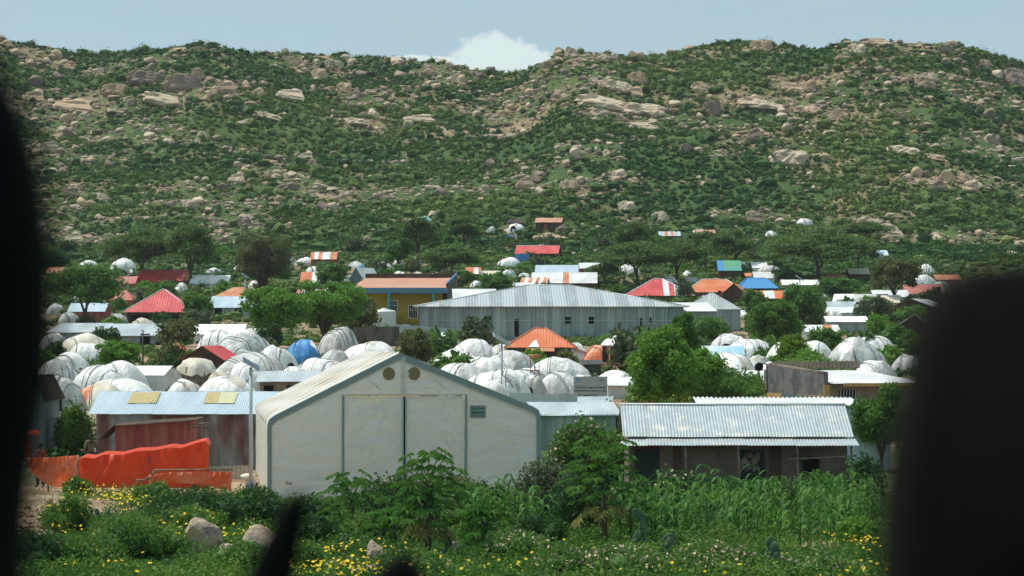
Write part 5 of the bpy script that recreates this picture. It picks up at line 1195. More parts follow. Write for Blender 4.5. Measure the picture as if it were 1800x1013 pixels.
# ------------------------------------------------------------------ more houses of the settlement
G = 'tin roofed houses'
for a in [
    (235, 322, 505, 494, 475, 'gx', 7, 'red_tin', 'rust_orange', 'long house with red tin roof and orange front behind the forked acacia', dict(rot=-.12)),
    (190, 238, 512, 499, 486, 'gx', 6, 'faded_red', 'faded_red', 'brownish red roofed house left of the long red roof', {}),
    (118, 185, 566, 548, 533, 'gx', 6, 'galv_blue', 'red_tin_wall', 'house with pale blue roof and red wall behind the left feathery tree', {}),
    (185, 236, 540, 528, 510, 'hip', 6, 'faded_red', 'red_tin_wall', 'house with pinkish striped roof left of the red hipped hall', dict(pattern='01', ridge=.2)),
    (80, 128, 492, 480, 470, 'gx', 6, 'rust_orange', 'galv', 'rust brown roof at the far left below the hill', {}),
    (366, 545, 556, 541, 521, 'gx', 9, 'galv_blue', 'galv_dark', 'long grey-blue roofed hall behind the large bright tree', dict(ops=[('door', .1, 0, 1.0, 1.2), ('door', .3, 0, 1.0, 1.2)])),
    (370, 460, 535, 524, 505, 'hip', 7, 'rust_orange', 'brown', 'house with faded orange hipped roof behind the round dark tree', dict(ridge=.2)),
    (333, 402, 507, 499, 484, 'gx', 5, 'tarp', 'tarp', 'long white tarpaulin shelter with flat top left of the round tree', dict(amp=0, group='tarpaulin tents', name='tent', cat='tent')),
    (545, 592, 468, 456, 443, 'gx', 5, ['rust_orange', 'galv_white'], 'red_tin_wall', 'hillside house with orange and white striped roof, left of centre', dict(pattern='0101100', panel=.7)),
    (527, 557, 508, 498, 478, 'gx', 5, ['orange_tin', 'galv_white'], 'brown', 'orange and white patched roof below the small white dome, left of centre', dict(pattern='0010')),
    (612, 642, 506, 491, 470, 'gy', 5, 'galv_white', 'galv_dark', 'white tin gable above the left end of the yellow building', dict(rot=-.5)),
    (630, 652, 480, 473, 466, 'gx', 4, 'blue_tin', 'concrete_tan', 'tiny house with blue roof above the yellow building', {}),
    (510, 610, 556, 542, 531, 'gx', 6, 'galv_blue', 'galv_dark', 'pale roof half hidden in the large bright tree', {}),
    (520, 566, 535, 519, 509, 'gx', 6, ['faded_red', 'galv_white'], 'brown', 'red and white striped roof above the large bright tree', dict(pattern='01', panel=.8)),
    (940, 1017, 498, 480, 466, 'gx', 6, 'galv_blue', 'galv_dark', 'blue-grey gabled tin roof behind the warehouse', dict(rot=-.06)),
    (934, 1050, 512, 498, 479, 'gx', 6, ['galv_white', 'rust_orange'], 'brown', 'wide white tin roof with one orange sheet behind the warehouse', dict(pattern='000001000000', panel=1.0, rot=-.03)),
    (912, 960, 516, 503, 488, 'gx', 6, ['rust_orange', 'galv_white'], 'tarp_beige', 'small roof striped orange and white behind the warehouse', dict(pattern='01', panel=.6, rot=-.15)),
    (1018, 1060, 488, 472, 462, 'gx', 5, 'galv_white', 'red_tin_wall', 'small white roof with red front at the edge of the acacias', {}),
    (900, 940, 520, 508, 497, 'gx', 5, 'galv_white', 'galv', 'small pale roof left of the striped orange and white one', {}),
    (1098, 1222, 530, 520, 490, 'hip', 9, ['red_tin', 'galv_white'], 'brown', 'large hipped roof striped red and white behind the warehouse', dict(pattern='000000010110101', panel=.85, ridge=.12, cap='galv_white')),
    (1206, 1312, 528, 514, 491, 'hip', 8, 'orange_tin', 'brown', 'large orange hipped roof left of the bright blue roof', dict(ridge=.4, cap='galv_white')),
    (1262, 1318, 536, 522, 498, 'gy', 6, 'rust_orange', 'brown', 'dark brown gable with pale orange roof in front of the large orange roof', dict(rot=-.2)),
    (1297, 1370, 522, 507, 489, 'hip', 7, 'blue_tin', 'brown', 'house with bright blue hipped roof', dict(ridge=.45, cap='blue_tin')),
    (1327, 1386, 540, 525, 511, 'gx', 5, ['orange_tin', 'galv_white'], 'brown', 'house with broad orange and white striped roof below the blue roof', dict(pattern='0011001', panel=.75)),
    (1262, 1304, 490, 476, 458, 'gx', 6, ['green_tin', 'blue_tin'], 'brown', 'bright green and blue roof under the leaning acacia', dict(pattern='1000', panel=1.0)),
    (1325, 1364, 500, 489, 478, 'gx', 5, 'galv_white', 'galv', 'small white roof above the bright blue roof', {}),
    (1310, 1332, 492, 486, 480, 'gx', 5, 'orange_tin', 'brown', 'tiny orange roof above the bright blue roof', {}),
    (1322, 1350, 482, 471, 461, 'gx', 5, 'tarp', 'tarp', 'small white flat tarpaulin tent behind the right acacias', dict(amp=0, group='tarpaulin tents', name='tent', cat='tent')),
    (1455, 1490, 500, 490, 482, 'gx', 5, 'rust_orange', 'faded_red', 'small orange and white roof under the wide right acacia', {}),
    (1440, 1470, 516, 505, 495, 'gx', 5, 'galv_white', 'galv', 'low white roof at the foot of the wide right acacia', {}),
    (1492, 1530, 497, 482, 472, 'gx', 5, 'tarp_beige', 'brown', 'beige patched shelter behind the dark round tree', dict(amp=0, group='tarpaulin tents', name='tent', cat='tent')),
    (1463, 1502, 542, 530, 517, 'gx', 5, 'tarp', 'tarp', 'white ridge tent with pointed ends, left of the grey ridge tent', dict(amp=0, rot=-.25, group='tarpaulin tents', name='tent', cat='tent')),
    (1500, 1560, 544, 531, 517, 'gx', 5, 'tarp_grey', 'tarp_grey', 'pale grey ridge tent between the two white ridge tents', dict(amp=0, rot=-.2, group='tarpaulin tents', name='tent', cat='tent')),
    (1545, 1582, 546, 532, 519, 'gx', 5, 'tarp_beige', 'tarp_beige', 'beige ridge tent right of the grey ridge tent', dict(amp=0, rot=-.2, group='tarpaulin tents', name='tent', cat='tent')),
    (1455, 1510, 558, 541, 530, 'gx', 4, 'galv', 'galv_dark', 'low flat grey roof below the white ridge tents', {}),
    (1450, 1498, 568, 550, 540, 'mono', 4, 'galv_white', 'galv', 'slanting pale tin awning below the flat grey roof', dict(rot=-.2)),
    (1452, 1528, 585, 566, 556, 'gx', 5, 'tarp', 'galv_dark', 'long sagging white sheet roof right of the white arch tent', dict(amp=0)),
    (1415, 1478, 600, 583, 571, 'gx', 5, ['galv_white', 'rust_orange'], 'galv', 'white roof with a rusty orange stain left of the twin domes', dict(pattern='0010000', panel=1.1)),
    (1560, 1646, 560, 541, 525, 'gy', 8, 'galv_white', 'brown', 'white tin gable roof over a dark front at the right', dict(rot=-.45)),
    (1562, 1652, 604, 583, 553, 'gy', 6, 'galv', 'brown', 'dark brown gabled house with grey and orange roof edge at the right', dict(rot=-.18, cap='rust_orange')),
    (1592, 1662, 530, 517, 500, 'gx', 6, 'faded_red', 'galv_dark', 'long faded red roof at the right below the striped domes', dict(cap='galv_white')),
    (1535, 1600, 534, 522, 510, 'gx', 5, 'galv_white', 'galv', 'white roof under the dark round tree at the right', {}),
    (1645, 1690, 505, 492, 483, 'gx', 5, 'rust_orange', 'faded_red', 'small red-brown house at the right edge of the domes', {}),
    (1590, 1640, 512, 505, 494, 'gx', 5, 'galv_dark', 'galv_dark', 'dark grey tin house between the dark tree and the striped domes', {}),
    (1375, 1440, 512, 501, 492, 'gx', 5, 'tarp', 'tarp_beige', 'low row of white sheeting under the wide right acacia', dict(amp=0, group='tarpaulin tents', name='tent', cat='tent')),
    (940, 988, 409, 391, 383, 'gx', 4, 'salmon', 'brown', 'lone brown hut with pinkish roof up on the slope', dict(rot=-.12, group='huts on the slope', name='hut', cat='hut', ops=[('door', .4, 0, .7, 1.6, 'red_tin_wall')])),
    (904, 982, 459, 446, 432, 'gx', 5, 'red_tin', 'brown', 'open sided shed with bright red roof on the slope', dict(rot=-.15, over=.2, group='huts on the slope', name='hut', cat='hut', cap='galv_white', posts=4)),
    (1158, 1197, 424, 415, 407, 'gx', 4, ['galv_blue', 'orange_tin'], 'brown', 'tiny hut with blue and orange striped roof on the slope', dict(pattern='001010', panel=.6, group='huts on the slope', name='hut', cat='hut')),
    (893, 920, 404, 392, 386, 'gx', 3, 'dark_cloth', 'dark_cloth', 'black boxy hut behind the small white dome on the slope', dict(amp=0, group='huts on the slope', name='hut', cat='hut')),
    (1540, 1562, 458, 449, 440, 'gx', 4, 'tarp_cyan', 'tarp_cyan', 'scrap of pale blue sheeting on the slope at the right', dict(amp=0, group='huts on the slope', name='hut', cat='hut')),
    (1222, 1258, 418, 410, 404, 'gx', 4, 'salmon', 'salmon', 'low salmon roof beside the grey and white dome on the slope', dict(group='huts on the slope', name='hut', cat='hut')),
    (842, 880, 500, 487, 476, 'gx', 4, 'tarp_beige', 'tarp_beige', 'low white sheet shelter left of the blue-grey tin roof', dict(amp=0, group='tarpaulin tents', name='tent', cat='tent')),
    (818, 846, 492, 482, 470, 'gx', 4, ['orange_tin', 'galv_white'], 'brown', 'orange patched roof behind the middle acacias', dict(pattern='001', panel=.7)),
    (337, 430, 604, 588, 570, 'gx', 4.5, 'tarp', 'tarp', 'wide white tarpaulin tent with sagging flat top above the grey domes', dict(amp=0, group='tarpaulin tents', name='tent', cat='tent')),
    (211, 292, 692, 660, 643, 'gx', 2.6, 'tarp', 'tarp_grey', 'boxy white ridge tent with grey end wall beside the dark lamp pole', dict(amp=0, rot=-.30, over=.02, side=.02, group='tarpaulin tents', name='tent', cat='tent')),
    (1236, 1310, 648, 629, 608, 'gx', 3, 'tarp_cyan', 'tarp', 'sagging white and pale blue sheet roof between right domes', dict(amp=0, group='tarpaulin tents', name='tent', cat='tent')),
    (1284, 1352, 690, 668, 651, 'gx', 3, 'tarp', 'tarp', 'flat plain white sheet tent left of the big loudspeaker pole', dict(amp=0, over=.05, group='tarpaulin tents', name='tent', cat='tent')),
    (1022, 1062, 675, 640, 633, 'mono', 3, 'net', 'net', 'dark green netted enclosure behind the largest white dome', dict(amp=0, group='tin shacks', name='shack', cat='shack')),
    (1205, 1240, 505, 496, 487, 'gx', 5, 'galv_white', 'galv', 'white roof scrap under the leaning acacia', {}),
]:
    kw = dict(group=G, amp=.02, pitch=.35, over=.25, side=.2); kw.update(a[10]); house(*a[:9], a[9], **kw)
x, y, z = hit(1092, 650); s = y / F; t = thing('clothes_line', 'dark washing hanging on a line between orange dome and large tree', 'washing', (x, y, z))
MB().tube([(-1.6, 0, 1.9), (1.6, 0, 1.85)], .02, 5).build('line', 'rope', t)
for k, (w_, h_, m_) in enumerate(((.5, 1.3, 'dark_cloth'), (.6, 1.5, 'maroon'), (.45, 1.2, 'trousers'), (.5, .7, 'tarp_grey'), (.4, 1.2, 'dark_cloth'))):
    b = MB(); b.sheet((-1.5 + k * .62, 0, 1.86 - h_), (1, 0, 0), (0, 0, 1), w_, h_, .2, .03); b.build('cloth', m_, t)
x, y, z = hit(918, 465); t = thing('tarpaulin_sheet', 'deep blue tarpaulin hung under the red roofed shed on the slope', 'tarpaulin', (x, y - 1, z)); b = MB(); b.sheet((-1.3, 0, 0), (1, 0, 0), (0, .1, .99), 2.5, 1.9, .7, .07, rows=5, sag=.1); b.build('sheet', 'tarp_blue', t)
x, y, z = hit(99, 720); t = thing('pink_cloth', 'crumpled bright pink cloth lying on the bush at the far left', 'cloth', (x, y, z + .5)); b = MB(); lump(b, (0, 0, .2), (.3, .2, .2), rs(), 3, .3); b.build('cloth', 'pink', t)
x, y, z = hit(93, 800); s = y / F; t = thing('wrapped_hut', 'narrow hut wrapped in crinkled silver sheeting at the far left', 'hut', (x, y, z)); b = MB(); v, f = ICO[4]; rgq = rs(); vv = v * (1 + .04 * np.sin(v[:, [2]] * 3 + np.arctan2(v[:, [1]], v[:, [0]]) * 9)); b.add(vv * np.array([.42, .5, 1.0]) * np.array([1, 1, .82]) + np.array([0, 0, .8]), f, 0, True); b.build('cover', 'tarp_grey', t); MB().tube([(-.35, -.5, .0), (-.3, -.52, 1.3)], .03, 5).build('strap', 'rope', t)
x, y, z = hit(62, 812); t = thing('red_awning', 'red cloth awning on thin posts at the far left', 'awning', (x, y - 2, z)); b = MB(); b.sheet((-.6, -.3, 1.35), (1, 0, -.12), (0, .97, .2), 1.1, .9, .4, .03); b.sheet((-.6, .5, .2), (1, 0, 0), (0, 0, 1), .7, 1.2, .3, .04); b.build('cloth', 'tarp_red', t)
for a in (-.55, .45): MB().tube([(a, -.2, -.3), (a, -.2, 1.35)], .03, 6).build('post', 'rust_steel', t)
x, y, z = hit(528, 640); t = thing('stick_rack', 'rack of sticks with red rags leaning beside the blue dome', 'rack', (x, y + 3, z)); 
for k in range(7): MB().tube([(-1.6 + k * .35, .1 * (k % 3), 0), (-1.5 + k * .3, .2, 1.2 + .2 * (k % 2))], .04, 5).build('stick', 'wood', t)
b = MB(); b.sheet((-.5, 0, .35), (1, 0, 0), (0, 0, 1), 1.0, .9, .3, .04); b.build('rag', 'maroon', t); MB().box((-1.2, 0, 1.3), (1.6, .5, .1)).build('shelf', 'tarp_beige', t)
x, y, z = hit(434, 866); t = thing('sandbags', 'pale pile of sandbags at the left front corner of the hall tent', 'sandbags', (x, y + .8, z))
for (a, c) in ((0, .12), (.1, .33), (-.05, .52)): b = MB(); lump(b, (a, 0, c), (.28, .22, .13), rs(), 3, .06); b.build('bag', 'tarp_beige', t)

# ------------------------------------------------------------------ dome shelters
DM = [
 (72, 143, 655, 724, 'g', 'grey dome with paired ropes and a dark arched doorway, farthest left', dict(straps=6, door=(-.1, .6, .62), rot=-.2)),
 (68, 138, 631, 700, 'g', 'ribbed grey dome behind the dark arched doorway', dict(straps=6)),
 (137, 214, 668, 722, 'b', 'beige dome with orange patch at the left end of the blue tin roof', dict(straps=2, rag='tarp_orange', patches=1)),
 (158, 262, 660, 716, 'w', 'smooth puckered white dome rising over the blue tin roof, left', dict(straps=1)),
 (131, 215, 640, 702, 'w', 'white dome with upright ropes behind the beige one, left', dict(straps=6)),
 (168, 252, 629, 694, 'w', 'tall white dome behind the boxy ridge tent, left', dict(straps=2)),
 (113, 136, 657, 676, 'o', 'small orange covered bundle between the left grey domes', dict(straps=1)),
 (107, 190, 588, 632, 'b', 'wide beige dome below the grey mono-pitch sheds', dict(straps=3)),
 (123, 190, 599, 643, 'w', 'low white dome in front of the wide beige dome', dict(straps=3)),
 (74, 119, 586, 622, 'g', 'grey dome at the far left edge with dark straps', dict(straps=5)),
 (228, 280, 558, 590, 'b', 'cream dome just under the red hipped hall', dict(straps=2)),
 (350, 442, 659, 712, 'w', 'white dome with small dark hole left of the tall near lamp', dict(straps=2, door=(.12, .09, .2))),
 (368, 414, 645, 690, 'b', 'patched beige dome behind the white one with small hole', dict(straps=2, patches=2)),
 (402, 464, 636, 700, 'w', 'white dome with slanting rope just right of the tall near lamp', dict(straps=4)),
 (388, 494, 619, 672, 'g', 'broad greenish grey dome behind the tall near lamp', dict(straps=6)),
 (452, 517, 609, 664, 'w', 'white dome with small dark arch at its right side', dict(straps=5, door=(.28, .25, .5), rot=.5)),
 (383, 473, 584, 640, 'g', 'largest pale grey dome with many hoops above the lamp', dict(straps=6)),
 (352, 416, 577, 634, 'w', 'white dome with paired dark ropes beside the red gabled shed', dict(straps=6)),
 (385, 440, 606, 645, 'g', 'low bluish grey flap dome in front of the largest pale grey dome', dict(straps=3)),
 (509, 559, 594, 640, 'blue', 'bright blue dome shelter with white edge', dict(straps=2, patches=1, rag='tarp')),
 (567, 624, 573, 626, 'g', 'grey dome tied with bent sticks beside the dark block wall', dict(straps=9)),
 (528, 604, 625, 672, 'w', 'white dome just left of the hall tent ridge', dict(straps=4)),
 (604, 692, 598, 652, 'w', 'clean white dome behind the hall tent peak', dict(straps=1)),
 (744, 804, 584, 622, 'w', 'white dome right behind the leafy round tree', dict(straps=3)),
 (797, 869, 597, 640, 'w', 'rounded white dome left of the centre lamp', dict(straps=4)),
 (766, 838, 613, 656, 'w', 'white dome with paired ropes and faint print near the leafy tree', dict(straps=5)),
 (766, 848, 630, 696, 'w', 'white dome with double dark rope above the hall tent slope', dict(straps=5)),
 (819, 894, 626, 668, 'w', 'ruffled white dome left of the lamp pole', dict(straps=1)),
 (850, 934, 616, 662, 'g', 'grey-white dome behind the lamp pole', dict(straps=3)),
 (892, 966, 640, 690, 'w', 'white dome behind the rusty bar tower', dict(straps=3)),
 (935, 1028, 625, 682, 'w', 'largest bright white dome right of the bar tower', dict(straps=2)),
 (822, 919, 646, 706, 'w', 'white dome with twin arching ropes in front of the lamp', dict(straps=5, door=(.05, .3, .42))),
 (832, 894, 668, 716, 'w', 'low plain white dome nearest the hall tent slope', dict(straps=0)),
 (916, 954, 655, 702, 'g', 'crumpled grey dome with dark mouth left of the bar tower', dict(straps=3, door=(0, .4, .5), patches=2)),
 (948, 1020, 650, 702, 'w', 'crumpled white dome with blue print left of the signboard', dict(straps=6)),
 (1042, 1112, 648, 700, 'w', 'plain white dome behind the signboard', dict(straps=0)),
 (1058, 1122, 587, 632, 'w', 'white dome behind the washing line under the warehouse', dict(straps=2)),
 (1030, 1080, 604, 645, 'o', 'orange covered dome right of the orange kiosk', dict(straps=4)),
 (1256, 1314, 585, 622, 'w', 'white dome with dark side opening behind the big roped dome', dict(straps=3, door=(-.2, .4, .5))),
 (1283, 1361, 590, 640, 'w', 'big white roped dome in the right cluster', dict(straps=7)),
 (1236, 1336, 620, 675, 'w', 'wide white dome with fan folds left of the loudspeakers', dict(straps=5)),
 (1312, 1354, 622, 660, 'g', 'small grey dome behind the loudspeakers', dict(straps=2)),
 (1355, 1432, 597, 650, 'w', 'white dome half hidden behind the yellow-green tree', dict(straps=4)),
 (1330, 1380, 632, 690, 'w', 'white dome with dark ropes right of the loudspeaker pole', dict(straps=4)),
 (1234, 1288, 633, 680, 'b', 'pale greenish beige dome beside the large tree', dict(straps=1)),
 (1464, 1546, 596, 654, 'g', 'front one of the twin large domes at the right', dict(straps=4)),
 (1474, 1568, 585, 640, 'w', 'rear one of the twin large domes at the right', dict(straps=6)),
 (1507, 1569, 633, 668, 'w', 'low white dome with double dark stripes above the rendered building', dict(straps=3)),
 (1572, 1622, 622, 658, 'g', 'grey dome beside the dark blurred headrest', dict(straps=3)),
 (1449, 1484, 543, 576, 'w', 'white arched tent among the right hand trees', dict(straps=3)),
 (193, 238, 453, 480, 'w', 'white dome behind the forked acacia trunk', dict(straps=3)),
 (140, 172, 456, 474, 'w', 'pale dome half hidden left below the hill', dict(straps=2)),
 (536, 564, 465, 492, 'w', 'small white dome above the orange patched roof, left of centre', dict(straps=3)),
 (653, 691, 458, 486, 'w', 'tall white dome above the yellow building', dict(straps=4)),
 (691, 711, 454, 468, 'w', 'tiny white dome right of the tall white dome', dict(straps=1)),
 (713, 741, 451, 470, 'g', 'pale grey dome left of the middle acacia', dict(straps=2)),
 (504, 521, 449, 464, 'w', 'tiny white dome right of the round dark tree', dict(straps=1)),
 (722, 748, 478, 496, 'g', 'grey dome top over the yellow building roof', dict(straps=2)),
 (826, 849, 492, 512, 'w', 'white dome with dark opening above the warehouse left end', dict(straps=2, door=(0, .4, .5))),
 (874, 915, 450, 475, 'w', 'white dome with orange patch below the red roofed shed on the slope', dict(straps=2, rag='tarp_orange', patches=1)),
 (1609, 1643, 464, 488, 'w', 'striped white dome, upper one at the right', dict(straps=7)),
 (1605, 1646, 482, 508, 'w', 'netted white dome, lower one at the right', dict(straps=5)),
 (1638, 1668, 493, 512, 'g', 'small grey dome beside the netted white dome', dict(straps=2)),
 (724, 760, 379, 398, 'c', 'pale blue and grey dome alone on the slope', dict(straps=4, patches=1)),
 (892, 922, 391, 410, 'w', 'small white dome with dark doorway on the slope', dict(straps=3, door=(-.1, .3, .6))),
 (856, 872, 397, 413, 'g', 'tiny dark and white dome left of the black boxy hut', dict(straps=2)),
 (1401, 1428, 383, 400, 'w', 'lone white dome high on the right slope', dict(straps=4)),
 (1345, 1367, 405, 421, 'w', 'lone round white dome left of the wide acacia', dict(straps=3)),
 (1363, 1388, 418, 433, 'd', 'dark grey dome at the edge of the wide acacia', dict(straps=1)),
 (1216, 1247, 402, 415, 'w', 'flat white and grey dome on the slope right of the striped hut', dict(straps=2)),
 (891, 904, 411, 422, 'blue', 'tiny blue and white dome below the white doorway dome', dict(straps=1)),
 (296, 330, 602, 630, 'o', 'small orange dome behind the dry shrubs left of the red gabled shed', dict(straps=2)),
 (410, 440, 462, 480, 'w', 'white dome glimpsed left of the round dark tree', dict(straps=2)),
 (1285, 1330, 545, 562, 'w', 'white dome glimpsed between the right trees', dict(straps=2)),
 (775, 800, 484, 500, 'w', 'white dome glimpsed under the middle acacia', dict(straps=1)),
 (600, 630, 482, 500, 'g', 'grey dome glimpsed behind the green shrub above the yellow building', dict(straps=2)),
]
DM += [
 (690, 752, 606, 650, 'w', 'white dome tucked behind the leafy round tree', dict(straps=3)),
 (860, 905, 603, 640, 'w', 'white dome between the centre lamp and orange kiosk', dict(straps=2)),
 (885, 935, 655, 700, 'w', 'white dome behind the centre lamp foot', dict(straps=3)),
 (495, 545, 640, 680, 'w', 'white dome in the gap left of the hall tent ridge', dict(straps=2)),
 (560, 612, 612, 655, 'g', 'greyish dome under the stick tied dome', dict(straps=3)),
 (300, 350, 664, 706, 'w', 'white dome between boxy ridge tent and reed hut', dict(straps=3)),
 (1000, 1050, 655, 700, 'w', 'white dome right behind the signboard top', dict(straps=2)),
 (425, 480, 570, 605, 'w', 'white dome peeking out under the large bright green tree', dict(straps=3)),
 (95, 150, 618, 655, 'w', 'pale dome behind the small orange bundle', dict(straps=3)),
 (985, 1030, 600, 640, 'w', 'white dome right behind the orange kiosk', dict(straps=2)),
 (1400, 1460, 600, 640, 'w', 'white dome left of the twin large domes', dict(straps=3)),
 (1270, 1330, 600, 640, 'w', 'white dome under the big roped dome', dict(straps=3)),
]
for a in DM: dome(a[0], a[1], a[2], a[3], a[4], a[5], **a[6])
# ------------------------------------------------------------------ trees and shrubs of the settlement
TR = [  # px, base y, width, top y, colour, kind, label, extras
 (246, 500, 175, 397, 'acacia', 'acacia', 'wide flat acacia with forked dark trunk behind the red roof, left', dict(lean=.1, leafpx=2.0)),
 (335, 505, 100, 392, 'acacia', 'acacia', 'second flat acacia, darker, touching the forked one on its right', dict(leafpx=2.0)),
 (150, 580, 150, 463, 'mid', 'acacia', 'feathery green acacia at the far left', dict(dens=1.2)),
 (462, 520, 108, 406, 'olive', 'broad', 'big round dull green tree left of centre', dict(crown_from=.12, leafpx=2.0)),
 (482, 612, 135, 503, 'bright', 'broad', 'left half of the large bright green tree before the yellow building', dict(crown_from=.15)),
 (570, 606, 150, 493, 'bright', 'broad', 'large bright green tree before the yellow building', dict(crown_from=.2)),
 (628, 600, 85, 518, 'olive', 'broad', 'darker tree with yellow tips against the yellow building', dict(crown_from=.15, blossom=('orange_blossom', .9))),
 (585, 506, 60, 462, 'mid', 'broad', 'round green tree above the large bright tree', dict(crown_from=.05)),
 (735, 470, 80, 380, 'acacia', 'acacia', 'small flat acacia left of the middle, on the slope', dict(leafpx=2.0)),
 (812, 446, 82, 379, 'acacia', 'acacia', 'flat acacia with leaning forked trunk on the slope', dict(leafpx=2.0, lean=.3)),
 (792, 500, 122, 429, 'acacia', 'acacia', 'low spreading acacia in the middle', dict(leafpx=2.0)),
 (700, 470, 60, 420, 'mid', 'broad', 'small tree left of the low spreading acacia', dict(crown_from=.1)),
 (1110, 470, 90, 388, 'acacia', 'acacia', 'upper acacia of the dark group above the warehouse', dict(leafpx=2.0)),
 (1120, 505, 170, 422, 'acacia', 'acacia', 'widest acacia of the dark group above the warehouse', dict(leafpx=2.0)),
 (1190, 500, 130, 418, 'acacia', 'acacia', 'right acacia of the dark group above the warehouse', dict(leafpx=2.0)),
 (1062, 505, 70, 462, 'acacia', 'acacia', 'small left acacia of the dark group above the warehouse', dict(leafpx=2.0)),
 (1283, 478, 100, 402, 'acacia', 'acacia', 'acacia with strongly leaning trunk above the green roof', dict(lean=.5, leafpx=2.0)),
 (1240, 470, 70, 405, 'acacia', 'acacia', 'acacia left of the leaning one', dict(leafpx=2.0)),
 (1438, 496, 205, 393, 'acacia', 'acacia', 'widest acacia at the right with double trunk', dict(leafpx=2.0)),
 (1508, 482, 90, 415, 'acacia', 'acacia', 'acacia right behind the widest one', dict(leafpx=2.0)),
 (1520, 432, 105, 388, 'acacia', 'acacia', 'thin flat umbrella acacia before the bare rock', dict(leafpx=2.0, lean=-.3, dens=.7)),
 (1572, 542, 100, 453, 'olive', 'broad', 'dark round tree on a thin trunk at the right', dict(crown_from=.3, leafpx=2.0, trunkw=.6)),
 (205, 645, 92, 598, 'bright', 'broad', 'bright green round tree among the left domes', dict(crown_from=.02)),
 (728, 650, 74, 578, 'olive', 'broad', 'leafy round tree beside the hall tent peak', dict(crown_from=.05, leafpx=2.8)),
 (832, 612, 66, 571, 'olive', 'shrub', 'leafy shrub before the warehouse wall', dict(leafpx=2.8)),
 (1168, 735, 138, 570, 'bright', 'broad', 'largest bright green tree right of the signboard', dict(crown_from=.03, dens=1.0, nb=34, leafpx=2.9)),
 (1200, 690, 70, 549, 'mid', 'broad', 'green tree behind the largest bright tree', dict(crown_from=.2)),
 (1262, 706, 170, 640, 'mid', 'shrub', 'shrub right of the largest bright tree', {}),
 (1150, 722, 120, 668, 'mid', 'shrub', 'shrub with amber blossom at the foot of the largest tree', dict(blossom=('orange_blossom', 2.2))),
 (1300, 712, 100, 662, 'mid', 'shrub', 'low shrub below the loudspeakers', {}),
 (1070, 770, 60, 705, 'acacia', 'shrub', 'feathery drooping shrub between low shack and verandah house', {}),
 (1362, 618, 108, 527, 'mid', 'broad', 'dense dark green round tree in the right cluster', dict(crown_from=.05)),
 (1395, 660, 62, 588, 'yellow', 'broad', 'yellow-green tree in front of the right domes', dict(crown_from=.15)),
 (1425, 665, 110, 613, 'bright', 'shrub', 'bright low tree behind the rendered building', {}),
 (1450, 625, 62, 575, 'mid', 'broad', 'dark tree left of the twin large domes', dict(crown_from=.08)),
 (1328, 560, 55, 508, 'mid', 'broad', 'tree below the bright blue roof', dict(crown_from=.1)),
 (1410, 580, 75, 498, 'mid', 'broad', 'tree around the pale lamp at the right', dict(crown_from=.1)),
 (1475, 530, 90, 487, 'mid', 'broad', 'green trees under the widest right acacia', dict(crown_from=.05)),
 (1380, 500, 45, 470, 'dark', 'broad', 'small dark tree right of the blue roof', dict(crown_from=.1)),
 (1537, 575, 70, 522, 'grey', 'broad', 'greyish large leaved tree before the ridge tents', dict(crown_from=.05, leafpx=2.8)),
 (1545, 590, 60, 552, 'bright', 'shrub', 'bright shrub below the ridge tents', {}),
 (1602, 565, 60, 536, 'bright', 'shrub', 'bright shrub before the white gable', {}),
 (1605, 640, 70, 580, 'mid', 'broad', 'tree beside the twin large domes', dict(crown_from=.05)),
 (1550, 830, 110, 672, 'mid', 'broad', 'drooping green tree at the right of the verandah house', dict(crown_from=.2, nb=14)),
 (1640, 540, 50, 505, 'dark', 'broad', 'dark tree before the faded red roof', dict(crown_from=.05)),
 (1245, 600, 90, 556, 'mid', 'shrub', 'green thicket right of the warehouse', {}),
 (285, 560, 70, 492, 'mid', 'broad', 'tree above the red hipped hall', dict(crown_from=.05)),
 (345, 575, 60, 512, 'mid', 'broad', 'tree right of the red hipped hall', dict(crown_from=.05)),
 (310, 610, 75, 560, 'olive', 'broad', 'dull green tree below the red hipped hall', dict(crown_from=.05)),
 (300, 650, 55, 598, 'olive', 'shrub', 'dry hedge left of the red gabled shed', {}),
 (478, 628, 50, 568, 'dark', 'broad', 'dark bush under the large bright tree', dict(crown_from=.0)),
 (1222, 716, 120, 612, 'bright', 'broad', 'spreading light green tree right of the largest bright one', dict(crown_from=.04, nb=24, leafpx=2.8)),
 (1325, 700, 70, 655, 'mid', 'shrub', 'shrub left of the loudspeaker pole foot', {}),
 (872, 520, 70, 478, 'mid', 'broad', 'green tree at the left end of the warehouse ridge', dict(crown_from=.05)),
 (360, 470, 60, 440, 'mid', 'shrub', 'green thicket under the forked acacia', {}),
 (640, 500, 40, 470, 'mid', 'shrub', 'shrub before the tall white dome', {}),
 (125, 800, 92, 706, 'mid', 'shrub', 'big leafy shrub left of the pink tin wall', dict(blossom=('yellow', .25))),
 (90, 480, 70, 440, 'dark', 'broad', 'dark tree at the far left foot of the hill', dict(crown_from=.1)),
 (375, 665, 42, 625, 'mid', 'shrub', 'small green shrub over the reed hut', {}),
 (98, 640, 40, 600, 'dark', 'broad', 'dark round bush between the left grey domes', dict(crown_from=.0)),
]
for a in TR:
    k = a[5]; tree({'acacia': 'acacia_tree', 'broad': 'leafy_tree', 'shrub': 'shrub'}[k], a[6], a[0], a[1], a[2], a[3], a[4], k, cat='tree' if k != 'shrub' else 'shrub', group={'acacia': 'acacia trees', 'broad': 'leafy trees', 'shrub': 'shrubs'}[k], **a[7])
